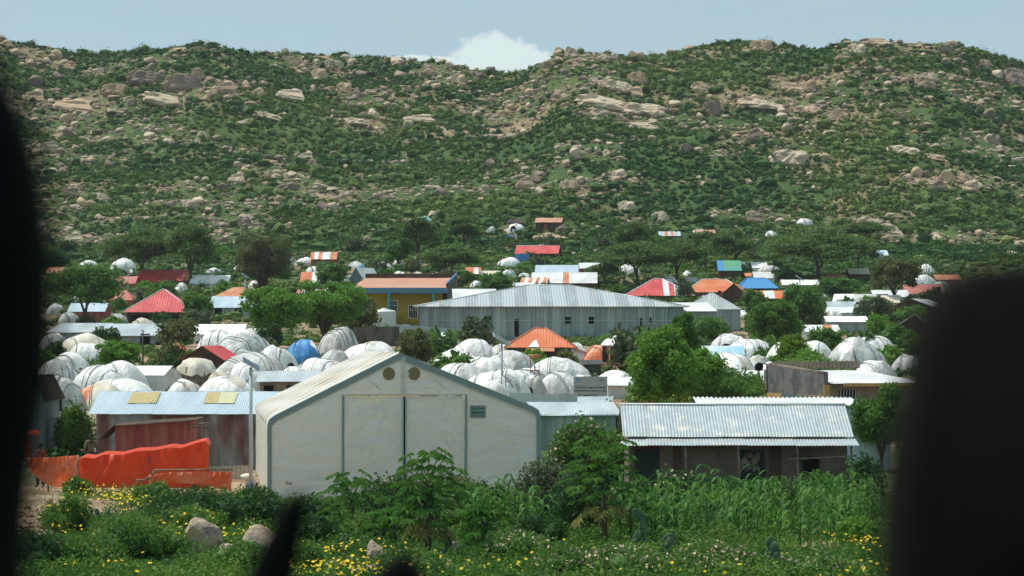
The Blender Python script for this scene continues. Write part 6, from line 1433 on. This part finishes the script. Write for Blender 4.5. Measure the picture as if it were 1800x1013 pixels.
# small filler shrubs standing between the houses
protos = []
for k in range(6):
    o = tree('green_shrub', 'tmp green shrub proto %d' % k, 900 + k, 560, 34, 543 - 3 * k, ['mid', 'bright', 'olive', 'dark', 'mid', 'grey'][k], 'shrub', 'shrub', 'small shrubs between the shelters'); protos.append(o)
rgf = np.random.RandomState(12); cnt = 0
def region(px, py):
    s1 = 'left' if px < 500 else ('middle' if px < 1050 else 'right')
    s2 = 'far' if py < 500 else ('mid-distance' if py < 580 else 'nearer')
    return s1, s2
for i in range(230):
    px = rgf.uniform(70, 1680); py = 430 + 250 * rgf.rand() ** 1.5
    x, y, z = hit(px, py)
    if 283 < y < 318 and 720 < px < 1240: continue
    if 480 < px < 650 and py > 580: continue
    pr = protos[i % 6] if cnt >= 6 else protos[cnt]
    if cnt < 6: o = pr; kids = []
    else:
        o = pr.copy(); C.objects.link(o)
        for c in pr.children:
            q = c.copy(); C.objects.link(q); q.parent = o
    o.location = (x, y, z - .1); sc = rgf.uniform(.6, 1.5); o.scale = (sc, sc, sc * rgf.uniform(.7, 1.1)); o.rotation_euler.z = rgf.uniform(0, 6)
    s1, s2 = region(px, py); tag(o, f'small green shrub among the {s2} shelters, {s1} side', group='small shrubs between the shelters'); cnt += 1
# further shelters only glimpsed between the far trees
rgd = np.random.RandomState(42); DP = []
for k in range(4):
    n0 = len(list(bpy.data.objects)); DP.append(dome(900 + k * 3, 936 + k * 3, 470, 494, 'wwgw'[k], 'tmp far dome label %d' % k, straps=3, group='shelters glimpsed between far trees'))
cnt = 0
for i in range(62):
    px = rgd.uniform(90, 1660) ** 1.0; py = 462 + 110 * rgd.rand(); x, y, z = hit(px, py)
    if 280 < y < 335 and 600 < px < 1250 or (y < 300 and 700 < px < 1300): continue
    pr = DP[i % 4]
    if cnt < 4: pr = DP[cnt]; o = pr
    else:
        o = pr.copy(); C.objects.link(o)
        for c in pr.children: q = c.copy(); C.objects.link(q); q.parent = o
    o.location = (x, y, z - .1); sc = rgd.uniform(.5, .95); o.scale = (sc * 1.3, sc, sc * .85); o.rotation_euler.z = rgd.uniform(0, 6)
    s1, s2 = region(px, py); tag(o, f'white domed shelter half hidden between {s2} trees, {s1} part', group='shelters glimpsed between far trees'); cnt += 1
# bare tree on the skyline
x, y, z = hit(1268, 90); t = thing('bare_tree', 'small leafless tree standing alone on the skyline of the right hill', 'tree', (x, y, z)); b = MB(); rgb_ = random.Random(4)
def br(p, d, l, r, n):
    q = tuple(p[i] + d[i] * l for i in range(3)); b.tube([p, q], [r, r * .7], 5)
    if n: 
        for k in range(3): br(q, (d[0] + rgb_.uniform(-.8, .8), d[1] + rgb_.uniform(-.4, .4), d[2] * .8 + rgb_.uniform(-.2, .35)), l * .66, r * .62, n - 1)
br((0, 0, -.3), (.05, 0, 1), 1.5, .13, 4); b.build('branches', 'bark', t)

# ------------------------------------------------------------------ foreground garden
FS = [
 (345, 925, 200, 850, 'dark', 'dark dense bush below the low salmon tarpaulin', dict(dens=1.1)),
 (452, 925, 120, 853, 'dark', 'dark bush at the left front corner of the hall tent', {}),
 (272, 885, 90, 846, 'mid', 'green bush at the foot of the tall orange screen', {}),
 (130, 870, 70, 838, 'mid', 'small bush below the hammock like tarpaulin', dict(blossom=('yellow', .3))),
 (765, 920, 190, 832, 'olive', 'dull bush with pale leaves behind the fruiting papaya', {}),
 (850, 905, 90, 845, 'dark', 'dark bush at the middle of the hall tent front', {}),
 (965, 920, 150, 800, 'grey', 'tall grey-green bush at the right corner of the hall tent', dict(dens=1.2)),
 (1030, 850, 175, 738, 'mid', 'broad flowering hedge bush right of the hall tent', dict(blossom=('blossom', 2.0), dens=1.3)),
 (1095, 850, 90, 770, 'acacia', 'feathery bush beside the left end of the verandah house', {}),
 (1188, 892, 120, 824, 'dark', 'bush with yellowish flowers before the mud wall, left', dict(blossom=('blossom', 1.0))),
 (1285, 915, 110, 862, 'bright', 'fine leaved light green bush before the green door', {}),
 (1290, 885, 80, 838, 'dark', 'dark straggly bush before the verandah posts', {}),
 (1400, 890, 130, 842, 'dark', 'bush before the right part of the verandah', dict(blossom=('blossom', .6))),
 (1452, 885, 70, 828, 'mid', 'upright bush before the last verandah post', {}),
 (1518, 880, 80, 795, 'dark', 'dark bush between verandah house and drooping tree', {}),
 (1510, 960, 90, 905, 'bright', 'soft green bush beside the blurred headrest', {}),
 (640, 955, 110, 900, 'mid', 'green bush between two papaya plants', {}),
 (1370, 935, 80, 895, 'bright', 'fine leaved bush in the maize garden', {}),
 (560, 960, 90, 905, 'dark', 'dark green bush behind the blurred dark stake', {}),
 (905, 985, 160, 930, 'mid', 'low bush with pinkish blossom, bottom centre', dict(blossom=('blossom', 1.2))),
 (1090, 1010, 200, 952, 'mid', 'low lantana bush with pinkish blossom, bottom right of centre', dict(blossom=('blossom', 1.6))),
 (1270, 1015, 200, 950, 'mid', 'wide low lantana bush, bottom right', dict(blossom=('blossom', 1.8))),
 (1430, 1020, 190, 965, 'mid', 'wide low bush in the bottom right corner', dict(blossom=('blossom', 1.5))),
 (250, 985, 190, 905, 'mid', 'leafy weed mound on the left earth bank', {}),
 (120, 940, 110, 868, 'mid', 'leafy clump on top of the left earth bank', dict(blossom=('yellow', .3))),
 (150, 1000, 130, 935, 'mid', 'leafy clump at the bottom of the left earth bank', dict(blossom=('yellow', .4))),
 (340, 935, 130, 890, 'mid', 'weedy clump left of the tilted stone', dict(blossom=('yellow', .5))),
 (1180, 960, 120, 925, 'mid', 'weedy clump under the maize rows', {}),
]
FS += [
 (700, 935, 150, 836, 'dark', 'dark bush with dense leaves left of the fruiting papaya crown', {}),
 (825, 935, 130, 848, 'mid', 'leafy bush below the right door curtain', {}),
 (1010, 935, 130, 815, 'dark', 'dark bush under the wide papaya tree', {}),
 (1120, 915, 100, 845, 'dark', 'dark bush at the left end of the verandah', {}),
 (555, 925, 100, 868, 'dark', 'dark low bush before the left gable panel of the hall tent', {}),
 (945, 960, 110, 905, 'dark', 'dark green bush between young maize and wide papaya', {}),
 (1345, 900, 90, 852, 'mid', 'green bush before the curtained green door', {}),
 (1480, 920, 110, 858, 'mid', 'leafy bush beside the maize, right', {}),
 (430, 1000, 150, 950, 'mid', 'leafy clump behind the round grey stone', {}),
 (520, 1005, 110, 950, 'mid', 'leafy clump behind the blurred dark stake tip', dict(blossom=('yellow', .4))),
 (730, 1012, 150, 962, 'mid', 'leafy clump between pointed stone and cracked stone', dict(blossom=('yellow', .5))),
 (985, 1010, 130, 955, 'mid', 'leafy clump left of the prickly pears', dict(blossom=('blossom', .9))),
 (60, 1000, 130, 925, 'dark', 'dark leafy clump at the bottom left corner', {}),
]
for a in FS: tree('bush', a[5], a[0], a[1], a[2], a[3], a[4], 'shrub', 'bush', 'garden bushes', leafpx=3.0, **a[6])

def papaya(px, yb, w, ytop, label, fruit=False, dry=4, tr=True):
    rg = rs(); x, y, z = hit(px, yb); s = y / F; h = H - (ytop - HZ) * s - z; W = w * s
    t = thing('papaya_tree', label, 'papaya tree', (x, y, z), 0, 'papaya plants')
    ht = h * .78
    MB().tube([(0, 0, -.1), (.02, 0, ht * .5), (0, 0, ht)], [.085, .07, .045], 9).build('trunk', 'bark', t)
    cr = MB(); dr = MB()
    for k in range(46 + dry):
        a = k * 2.4; e = (1.15 - 1.75 * k / 46) if k < 46 else -.9 + .2 * rg.rand(); L_ = W * .5 * rg.uniform(.55, .95); mbx = cr if k < 46 else dr
        d = np.array([math.cos(a) * math.cos(e), math.sin(a) * math.cos(e), math.sin(e)]); base = np.array([0, 0, ht - .011 * k])
        tip = base + d * L_ * .75; tip[2] -= .06; mbx.tube([tuple(base), tuple(base * .5 + tip * .5 + np.array([0, 0, .05])), tuple(tip)], .010, 4)
        u = np.array([d[0], d[1], -.25 - (.5 if k >= 46 else 0)]); u /= np.linalg.norm(u); sd_ = np.cross(u, [0, 0, 1]); sd_ /= np.linalg.norm(sd_); up_ = np.cross(sd_, u); R_ = rg.uniform(.27, .38)
        V = [tuple(tip)]; lob = 9
        for q in range(lob * 4 + 1):
            f_ = q / (lob * 4); an = -2.5 + 5.0 * f_; ph_ = (q % 4); rr = R_ * (1.0 if ph_ == 2 else (.72 if ph_ in (1, 3) else .28)) * (1 - .25 * abs(an) / 2.5)
            dz = (-.05 if ph_ == 2 else .015) * 1.2
            V.append(tuple(tip + u * math.cos(an) * rr + sd_ * math.sin(an) * rr + up_ * dz))
        mbx.add(V, [(0, q + 1, q + 2) for q in range(lob * 4)], 0)
    cr.build('crown', 'leaf_papaya', t)
    if dry: dr.build('withered_leaves', 'leaf_dry', t)
    if fruit:
        for k in range(16):
            a = k * 2.4; f = MB(); v, fc = ICO[2]; f.add(v * np.array([.055, .055, .075]) + np.array([math.cos(a) * .12, math.sin(a) * .12, ht * .92 - .035 * k]), fc, 0, True); f.build('fruit', 'fruit', t)
papaya(752, 985, 190, 808, 'tall papaya tree carrying green fruit in front of the tent doors', True, 8)
papaya(1062, 955, 205, 780, 'wide papaya tree between hall tent and verandah house', True, 10)
papaya(618, 940, 160, 856, 'shorter papaya left of the fruiting one', False, 3)
papaya(690, 960, 150, 908, 'low young papaya left of the fruiting trunk', False, 1)
papaya(850, 965, 140, 898, 'young papaya with drooping leaves right of the fruiting one', False, 1)

# maize
def maize_mesh(k):
    rg = np.random.RandomState(300 + k); b = MB(); h = rg.uniform(.75, 1.25)
    b.tube([(0, 0, -.05), (0, 0, h)], [.016, .008], 5)
    for i in range(9):
        a = i * 3.14159 + rg.uniform(-.5, .5); z0 = h * (.1 + .1 * i); L_ = rg.uniform(.5, .8); V = []; dx, dy = math.cos(a), math.sin(a); n = 7
        for j in range(n + 1):
            f_ = j / n; r = L_ * (f_ * .75); zz = z0 + L_ * (.75 * f_ - 1.0 * f_ ** 2.4) + .1 * f_; w_ = .05 * math.sin(math.pi * min(1, .12 + f_ * .88)) ** .7
            V += [(dx * r - dy * w_, dy * r + dx * w_, zz + .012), (dx * r, dy * r, zz), (dx * r + dy * w_, dy * r - dx * w_, zz + .012)]
        b.add(V, [(3 * j + q, 3 * j + q + 1, 3 * j + q + 4, 3 * j + q + 3) for j in range(n) for q in (0, 1)], 0, True)
    o = b.build('maize_plant', 'leaf_maize'); me = o.data; bpy.data.objects.remove(o); return me
MM = [maize_mesh(k) for k in range(6)]
def maize(n, box_, label, seed):
    rg = np.random.RandomState(seed)
    for i in range(n):
        px = rg.uniform(box_[0], box_[1]); py = rg.uniform(box_[2], box_[3]); x, y, z = hit(px, py)
        o = bpy.data.objects.new('maize_plant', MM[i % 6]); C.objects.link(o); o.location = (x, y, z); o.rotation_euler = (rg.uniform(-.08, .08), 0, rg.uniform(0, 6)); sc = rg.uniform(.75, 1.25); o.scale = (sc, sc, sc)
        tag(o, label, 'maize plant', 'maize plants in the garden')
maize(105, (1090, 1350, 895, 955), 'young maize plant in the left part of the garden before the verandah house', 1)
maize(65, (1350, 1545, 885, 950), 'young maize plant in the right part of the garden before the verandah house', 2)
maize(50, (800, 960, 905, 955), 'young maize plant right of the fruiting papaya before the hall tent', 3)
maize(6, (1400, 1490, 955, 972), 'tiny maize seedling on the bare earth patch', 5)

# stones
for (px, py, w_, h_, lab, rot) in [(352, 944, 66, 44, 'large tilted brown stone on the flowery bank', .55), (398, 968, 42, 14, 'flat tan stone between tilted and round stone', 0), (452, 955, 56, 42, 'round grey stone left of the blurred stake', 0), (664, 977, 40, 30, 'pointed grey stone among the yellow flowers', 0), (640, 1003, 60, 12, 'flat reddish stone below the pointed stone', 0), (772, 998, 52, 20, 'cracked tan stone at the bottom centre', 0), (798, 962, 18, 20, 'small upright stone beside the papaya trunk', 0), (860, 950, 16, 10, 'small stone in the young maize', 0)]:
    w_ *= 1.25; h_ *= 1.25
    o = boulder(px, py + h_ * .1, w_, h_, 'rock_near' if False else 'rock_pale', lab, 'garden stones', rot=rot, name='stone', cat='stone', sink=.35)
    o.data = o.data.copy(); o.data.materials[0] = M['rock_near']
# prickly pears
def pear(px, yb, n, label):
    rg = rs(); x, y, z = hit(px, yb); t = thing('prickly_pear', label, 'cactus', (x, y, z), 0, 'prickly pear cacti'); v, f = ICO[3]; pts = [(0, 0, .0)]
    for k in range(n):
        p = pts[rg.randint(len(pts))]; a = rg.uniform(-.9, .9); L_ = rg.uniform(.13, .19); c = np.array([p[0] + math.sin(a) * L_ * .6, p[1] + rg.uniform(-.08, .08), p[2] + math.cos(a) * L_ * .6])
        vv = v * np.array([L_ * .62, .025, L_]); cs, sn = math.cos(-a), math.sin(-a); vv = np.c_[vv[:, 0] * cs - vv[:, 2] * sn, vv[:, 1], vv[:, 0] * sn + vv[:, 2] * cs]; yw = rg.uniform(-.8, .8); vv = np.c_[vv[:, 0] * math.cos(yw), vv[:, 0] * math.sin(yw) + vv[:, 1], vv[:, 2]]
        b = MB(); b.add(vv + c, f, 0, True); b.build('pad', 'cactus', t); pts.append((c[0] + math.sin(a) * L_ * .8, c[1], c[2] + math.cos(a) * L_ * .8))
pear(1108, 975, 12, 'prickly pear clump left of the other one, bottom right of centre'); pear(1178, 985, 9, 'prickly pear clump at the bottom right')
pear(178, 918, 4, 'prickly pear on top of the left earth bank'); pear(140, 938, 3, 'prickly pear on the side of the left earth bank'); pear(280, 925, 2, 'single broad cactus pad in the left flowers')
pear(600, 968, 3, 'prickly pear right of the blurred stake'); pear(770, 985, 4, 'prickly pear beside the cracked stone'); pear(1350, 1000, 4, 'prickly pear in the bottom right bushes'); pear(1375, 1008, 3, 'small prickly pear in the bottom right corner')

# weeds, grass and flowers: ground cover nobody could count
def meadow():
    rg = np.random.RandomState(31); n = 21000
    px = rg.uniform(-300, 2100, n); D = 44 + 44 * rg.rand(n) ** .9; x = (px - 900) / F * D; z = ground(x, D); py = HZ - (z - H) * F / D
    bare = np.zeros(n)
    for cx, cy, rx, ry, a in ((120, 887, 100, 12, 1.3), (55, 935, 50, 38, 1.3), (195, 905, 60, 8, 1), (1440, 962, 50, 9, 1.2), (235, 943, 60, 15, 1), (400, 866, 60, 7, 1.2), (60, 868, 70, 10, 1.5), (700, 1000, 30, 6, .8), (1230, 925, 150, 28, .42), (1450, 915, 90, 25, .42)):
        bare = np.maximum(bare, a * np.exp(-((px - cx) / rx) ** 2 - ((py - cy) / ry) ** 2))
    keep = (bare + .25 * rg.rand(n) < .62) & (fbm(x / 2.2, D / 3, 91, 3) > -.22); x, D, z, px, py = x[keep], D[keep], z[keep], px[keep], py[keep]; n = len(x)
    lawn = np.exp(-((px - 330) / 140) ** 2 - ((py - 995) / 14) ** 2) > .5
    h = rg.uniform(.10, .42, n) * (1 + 1.8 * fbm(x / 1.5, D / 1.5, 92, 2)); h = np.where(lawn, .05, h); tint = np.clip(.45 + 2.4 * fbm(x / 3, D / 3, 93, 3) + .2 * rg.randn(n), 0, 1)
    mb = MB(); k = 15; r = rg.uniform(.12, .30, n); d = rg.randn(n, k, 3); d /= np.linalg.norm(d, axis=2)[..., None]; d[..., 2] = np.abs(d[..., 2])
    c = d * np.stack([r, r, h], 1)[:, None] * rg.uniform(.4, 1.1, (n, k, 1)) + np.stack([x, D, z + .02], 1)[:, None]
    leaves(mb, c.reshape(-1, 3), .046, rg, .5, .55, 0, np.clip(np.repeat(tint, k) + .15 * rg.randn(n * k), 0, 1))
    tag(mb.build('meadow_weeds', 'leaf_weed', tint=True), 'leafy green weeds covering the foreground', 'weeds', kind='stuff')
    # grass blades
    m = 36000; px2 = rg.uniform(-300, 2100, m); D2 = 44 + 50 * rg.rand(m); x2 = (px2 - 900) / F * D2; z2 = ground(x2, D2); a = rg.uniform(0, 6.28, m); hb = rg.uniform(.06, .2, m); w_ = .008
    b0 = np.stack([x2 - np.cos(a) * w_, D2 - np.sin(a) * w_, z2], 1); b1 = np.stack([x2 + np.cos(a) * w_, D2 + np.sin(a) * w_, z2], 1); tp = np.stack([x2 + rg.uniform(-.06, .06, m), D2 + rg.uniform(-.06, .06, m), z2 + hb], 1)
    g = MB(); g.add(np.stack([b0, b1, tp], 1).reshape(-1, 3), np.arange(3 * m).reshape(-1, 3), 0, False, np.repeat(rg.rand(m), 3)); tag(g.build('grass', 'grass', tint=True), 'short green grass between the weeds', 'grass', kind='stuff')
    # yellow flowers
    fl = MB(); F_ = []
    for cx, cy, rx, ry, q in ((190, 860, 60, 10, 75), (240, 874, 60, 12, 95), (300, 893, 60, 14, 85), (360, 915, 50, 10, 40), (100, 905, 40, 22, 20), (140, 950, 60, 25, 30), (160, 985, 120, 22, 40), (380, 940, 60, 10, 28), (440, 932, 60, 8, 16), (300, 935, 50, 14, 16), (600, 965, 70, 18, 40), (640, 1008, 80, 14, 90), (560, 1000, 60, 14, 60), (850, 1004, 90, 12, 26), (1490, 945, 35, 9, 60), (1530, 960, 30, 20, 35), (1100, 992, 220, 18, 26), (1300, 1004, 180, 14, 26), (1500, 1008, 60, 12, 30), (950, 965, 60, 20, 14), (700, 960, 60, 20, 14)):
        for i in range(q): F_.append((rg.normal(cx, rx * .6), rg.normal(cy, ry * .6)))
    F_ = np.array(F_); nn = 0
    for px, py in F_:
        x, y, z = hit(px, py + 14); z += rg.uniform(.12, .34); py0 = py; r = rg.uniform(.022, .052); nl = np.array([rg.uniform(-.5, .5), rg.uniform(-.9, -.1), 1.0]); nl /= np.linalg.norm(nl); u = np.cross(nl, [1, 0, 0]); u /= np.linalg.norm(u); w2 = np.cross(nl, u); V = [np.array([x, y, z])]
        for q in range(10): an = .628 * q; rr = r * (1 if q % 2 == 0 else .72); V.append(np.array([x, y, z]) + u * math.cos(an) * rr + w2 * math.sin(an) * rr + nl * .008)
        fl.add(V, [(0, 1 + q, 1 + (q + 1) % 10) for q in range(10)], 0)
    tag(fl.build('yellow_flowers', 'yellow'), 'scattered bright yellow daisy like flowers in the foreground weeds', 'flowers', kind='stuff')
meadow()
# dead dry stalks between the weeds
rgz = rs(); m = 2600; px2 = rgz.uniform(-40, 1640, m); D2 = 46 + 38 * rgz.rand(m); x2 = (px2 - 900) / F * D2; z2 = ground(x2, D2); kp = fbm(x2 / 3, D2 / 3, 201, 3) > .02
x2, D2, z2 = x2[kp], D2[kp], z2[kp]; m = len(x2); a = rgz.uniform(0, 6.28, m); hb = rgz.uniform(.2, .62, m); w_ = .007
b0 = np.stack([x2 - np.cos(a) * w_, D2 - np.sin(a) * w_, z2], 1); b1 = np.stack([x2 + np.cos(a) * w_, D2 + np.sin(a) * w_, z2], 1); tp = np.stack([x2 + rgz.uniform(-.2, .2, m), D2 + rgz.uniform(-.2, .2, m), z2 + hb], 1)
dg = MB(); dg.add(np.stack([b0, b1, tp], 1).reshape(-1, 3), np.arange(3 * m).reshape(-1, 3)); tag(dg.build('dry_stalks', 'leaf_dry'), 'thin dead straw coloured stalks standing among the weeds', 'dry grass', kind='stuff')
# clods of bare earth where the left bank has crumbled
cl = MB(); rgc = rs()
for i in range(160):
    cx, cy, rx_, ry_ = [(230, 945, 55, 16), (60, 945, 40, 30), (120, 895, 70, 12), (150, 925, 40, 12)][i % 4]
    x, y, z = hit(rgc.normal(cx, rx_ * .6), rgc.normal(cy, ry_ * .6)); r = rgc.uniform(.03, .13); lump(cl, (x, y, z), (r, r, r * .7), rgc, 2, .25, 0, False)
M['earth'] = mat('reddish_earth', (.26, .15, .085), (.16, .09, .055), rough=.95, scale=2)
tag(cl.build('earth_clods', 'earth'), 'crumbled reddish earth clods on the left bank', 'earth', kind='stuff')

# ------------------------------------------------------------------ dark unfocused things right in front of the camera
def near_thing(name, label, cat, pts, D, depth, mt, part):
    """closed outline (photo pixels at distance D) turned into a solid body with rounded edges"""
    cxp = sum(p[0] for p in pts) / len(pts); cyp = sum(p[1] for p in pts) / len(pts); c0 = P(cxp, cyp, D)
    t = thing(name, label, cat, (c0[0], D, c0[2]))
    b = MB(); V = []; n = len(pts); prof = [(.90, -.5), (.97, -.36), (1, -.12), (1, .12), (.97, .36), (.90, .5)]
    for k, yy in prof:
        for p in pts:
            q = P(cxp + (p[0] - cxp) * k, cyp + (p[1] - cyp) * k, D); V.append((q[0] - c0[0], yy * depth, q[2] - c0[2]))
    Fc = [tuple(range(n)), tuple(range((len(prof) - 1) * n, len(prof) * n))[::-1]]
    for r in range(len(prof) - 1):
        for i in range(n): Fc.append((r * n + i, (r + 1) * n + i, (r + 1) * n + (i + 1) % n, r * n + (i + 1) % n))
    b.add(V, Fc, 0, True); b.build(part, mt, t); return t
near_thing('window_pillar', 'shadow-dark unfocused window pillar along the left edge of the view', 'pillar', [(-420, 0), (-140, 30), (-45, 60), (14, 130), (54, 225), (78, 330), (90, 440), (92, 560), (86, 680), (72, 760), (58, 840), (48, 920), (38, 1060), (22, 1250), (-420, 1250)], .95, .06, 'black', 'trim')
hr = near_thing('headrest', 'large dark unfocused headrest filling the lower right corner', 'headrest', [(1556, 1400), (1550, 1100), (1551, 980), (1558, 860), (1572, 770), (1590, 690), (1600, 620), (1614, 560), (1640, 505), (1672, 476), (1730, 461), (1850, 456), (2150, 458), (2300, 480), (2380, 540), (2400, 700), (2400, 1400)], 1.12, .1, 'black2', 'cushion')
near_thing('stake', 'unfocused dark stake tip leaning right below the hall tent', 'stake', [(380, 1250), (412, 1100), (432, 1010), (456, 958), (482, 910), (500, 880), (520, 866), (540, 872), (542, 900), (536, 935), (530, 975), (522, 1015), (512, 1100), (504, 1250)], 1.75, .02, 'black', 'shaft')
near_thing('knob', 'unfocused dark round knob at the bottom edge below the papaya', 'knob', [(648, 1250), (652, 1040), (662, 1000), (684, 978), (705, 968), (726, 978), (746, 1000), (756, 1040), (760, 1250)], 1.7, .03, 'black', 'shaft')
for o in bpy.data.objects:
    for k in ('_ze', '_zr', '_W'):
        if k in o: del o[k]
# ------------------------------------------------------------------ thin air haze round the whole place
hz = MB(); hz.box((0, 3000, 60), (60000, 20000, 300)); ho = hz.build('haze', 'white')
me = ho.data; me.materials.clear(); hm = bpy.data.materials.new('haze'); hm.use_nodes = True; t_ = hm.node_tree; t_.nodes.clear()
o_ = t_.nodes.new('ShaderNodeOutputMaterial'); v_ = t_.nodes.new('ShaderNodeVolumePrincipled'); v_.inputs['Density'].default_value = .00008; v_.inputs['Color'].default_value = (.82, .90, .95, 1); v_.inputs['Anisotropy'].default_value = 0.2
t_.links.new(v_.outputs[0], o_.inputs['Volume']); me.materials.append(hm)
tag(ho, 'thin pale haze in the air over the settlement and hills', 'haze', kind='stuff')
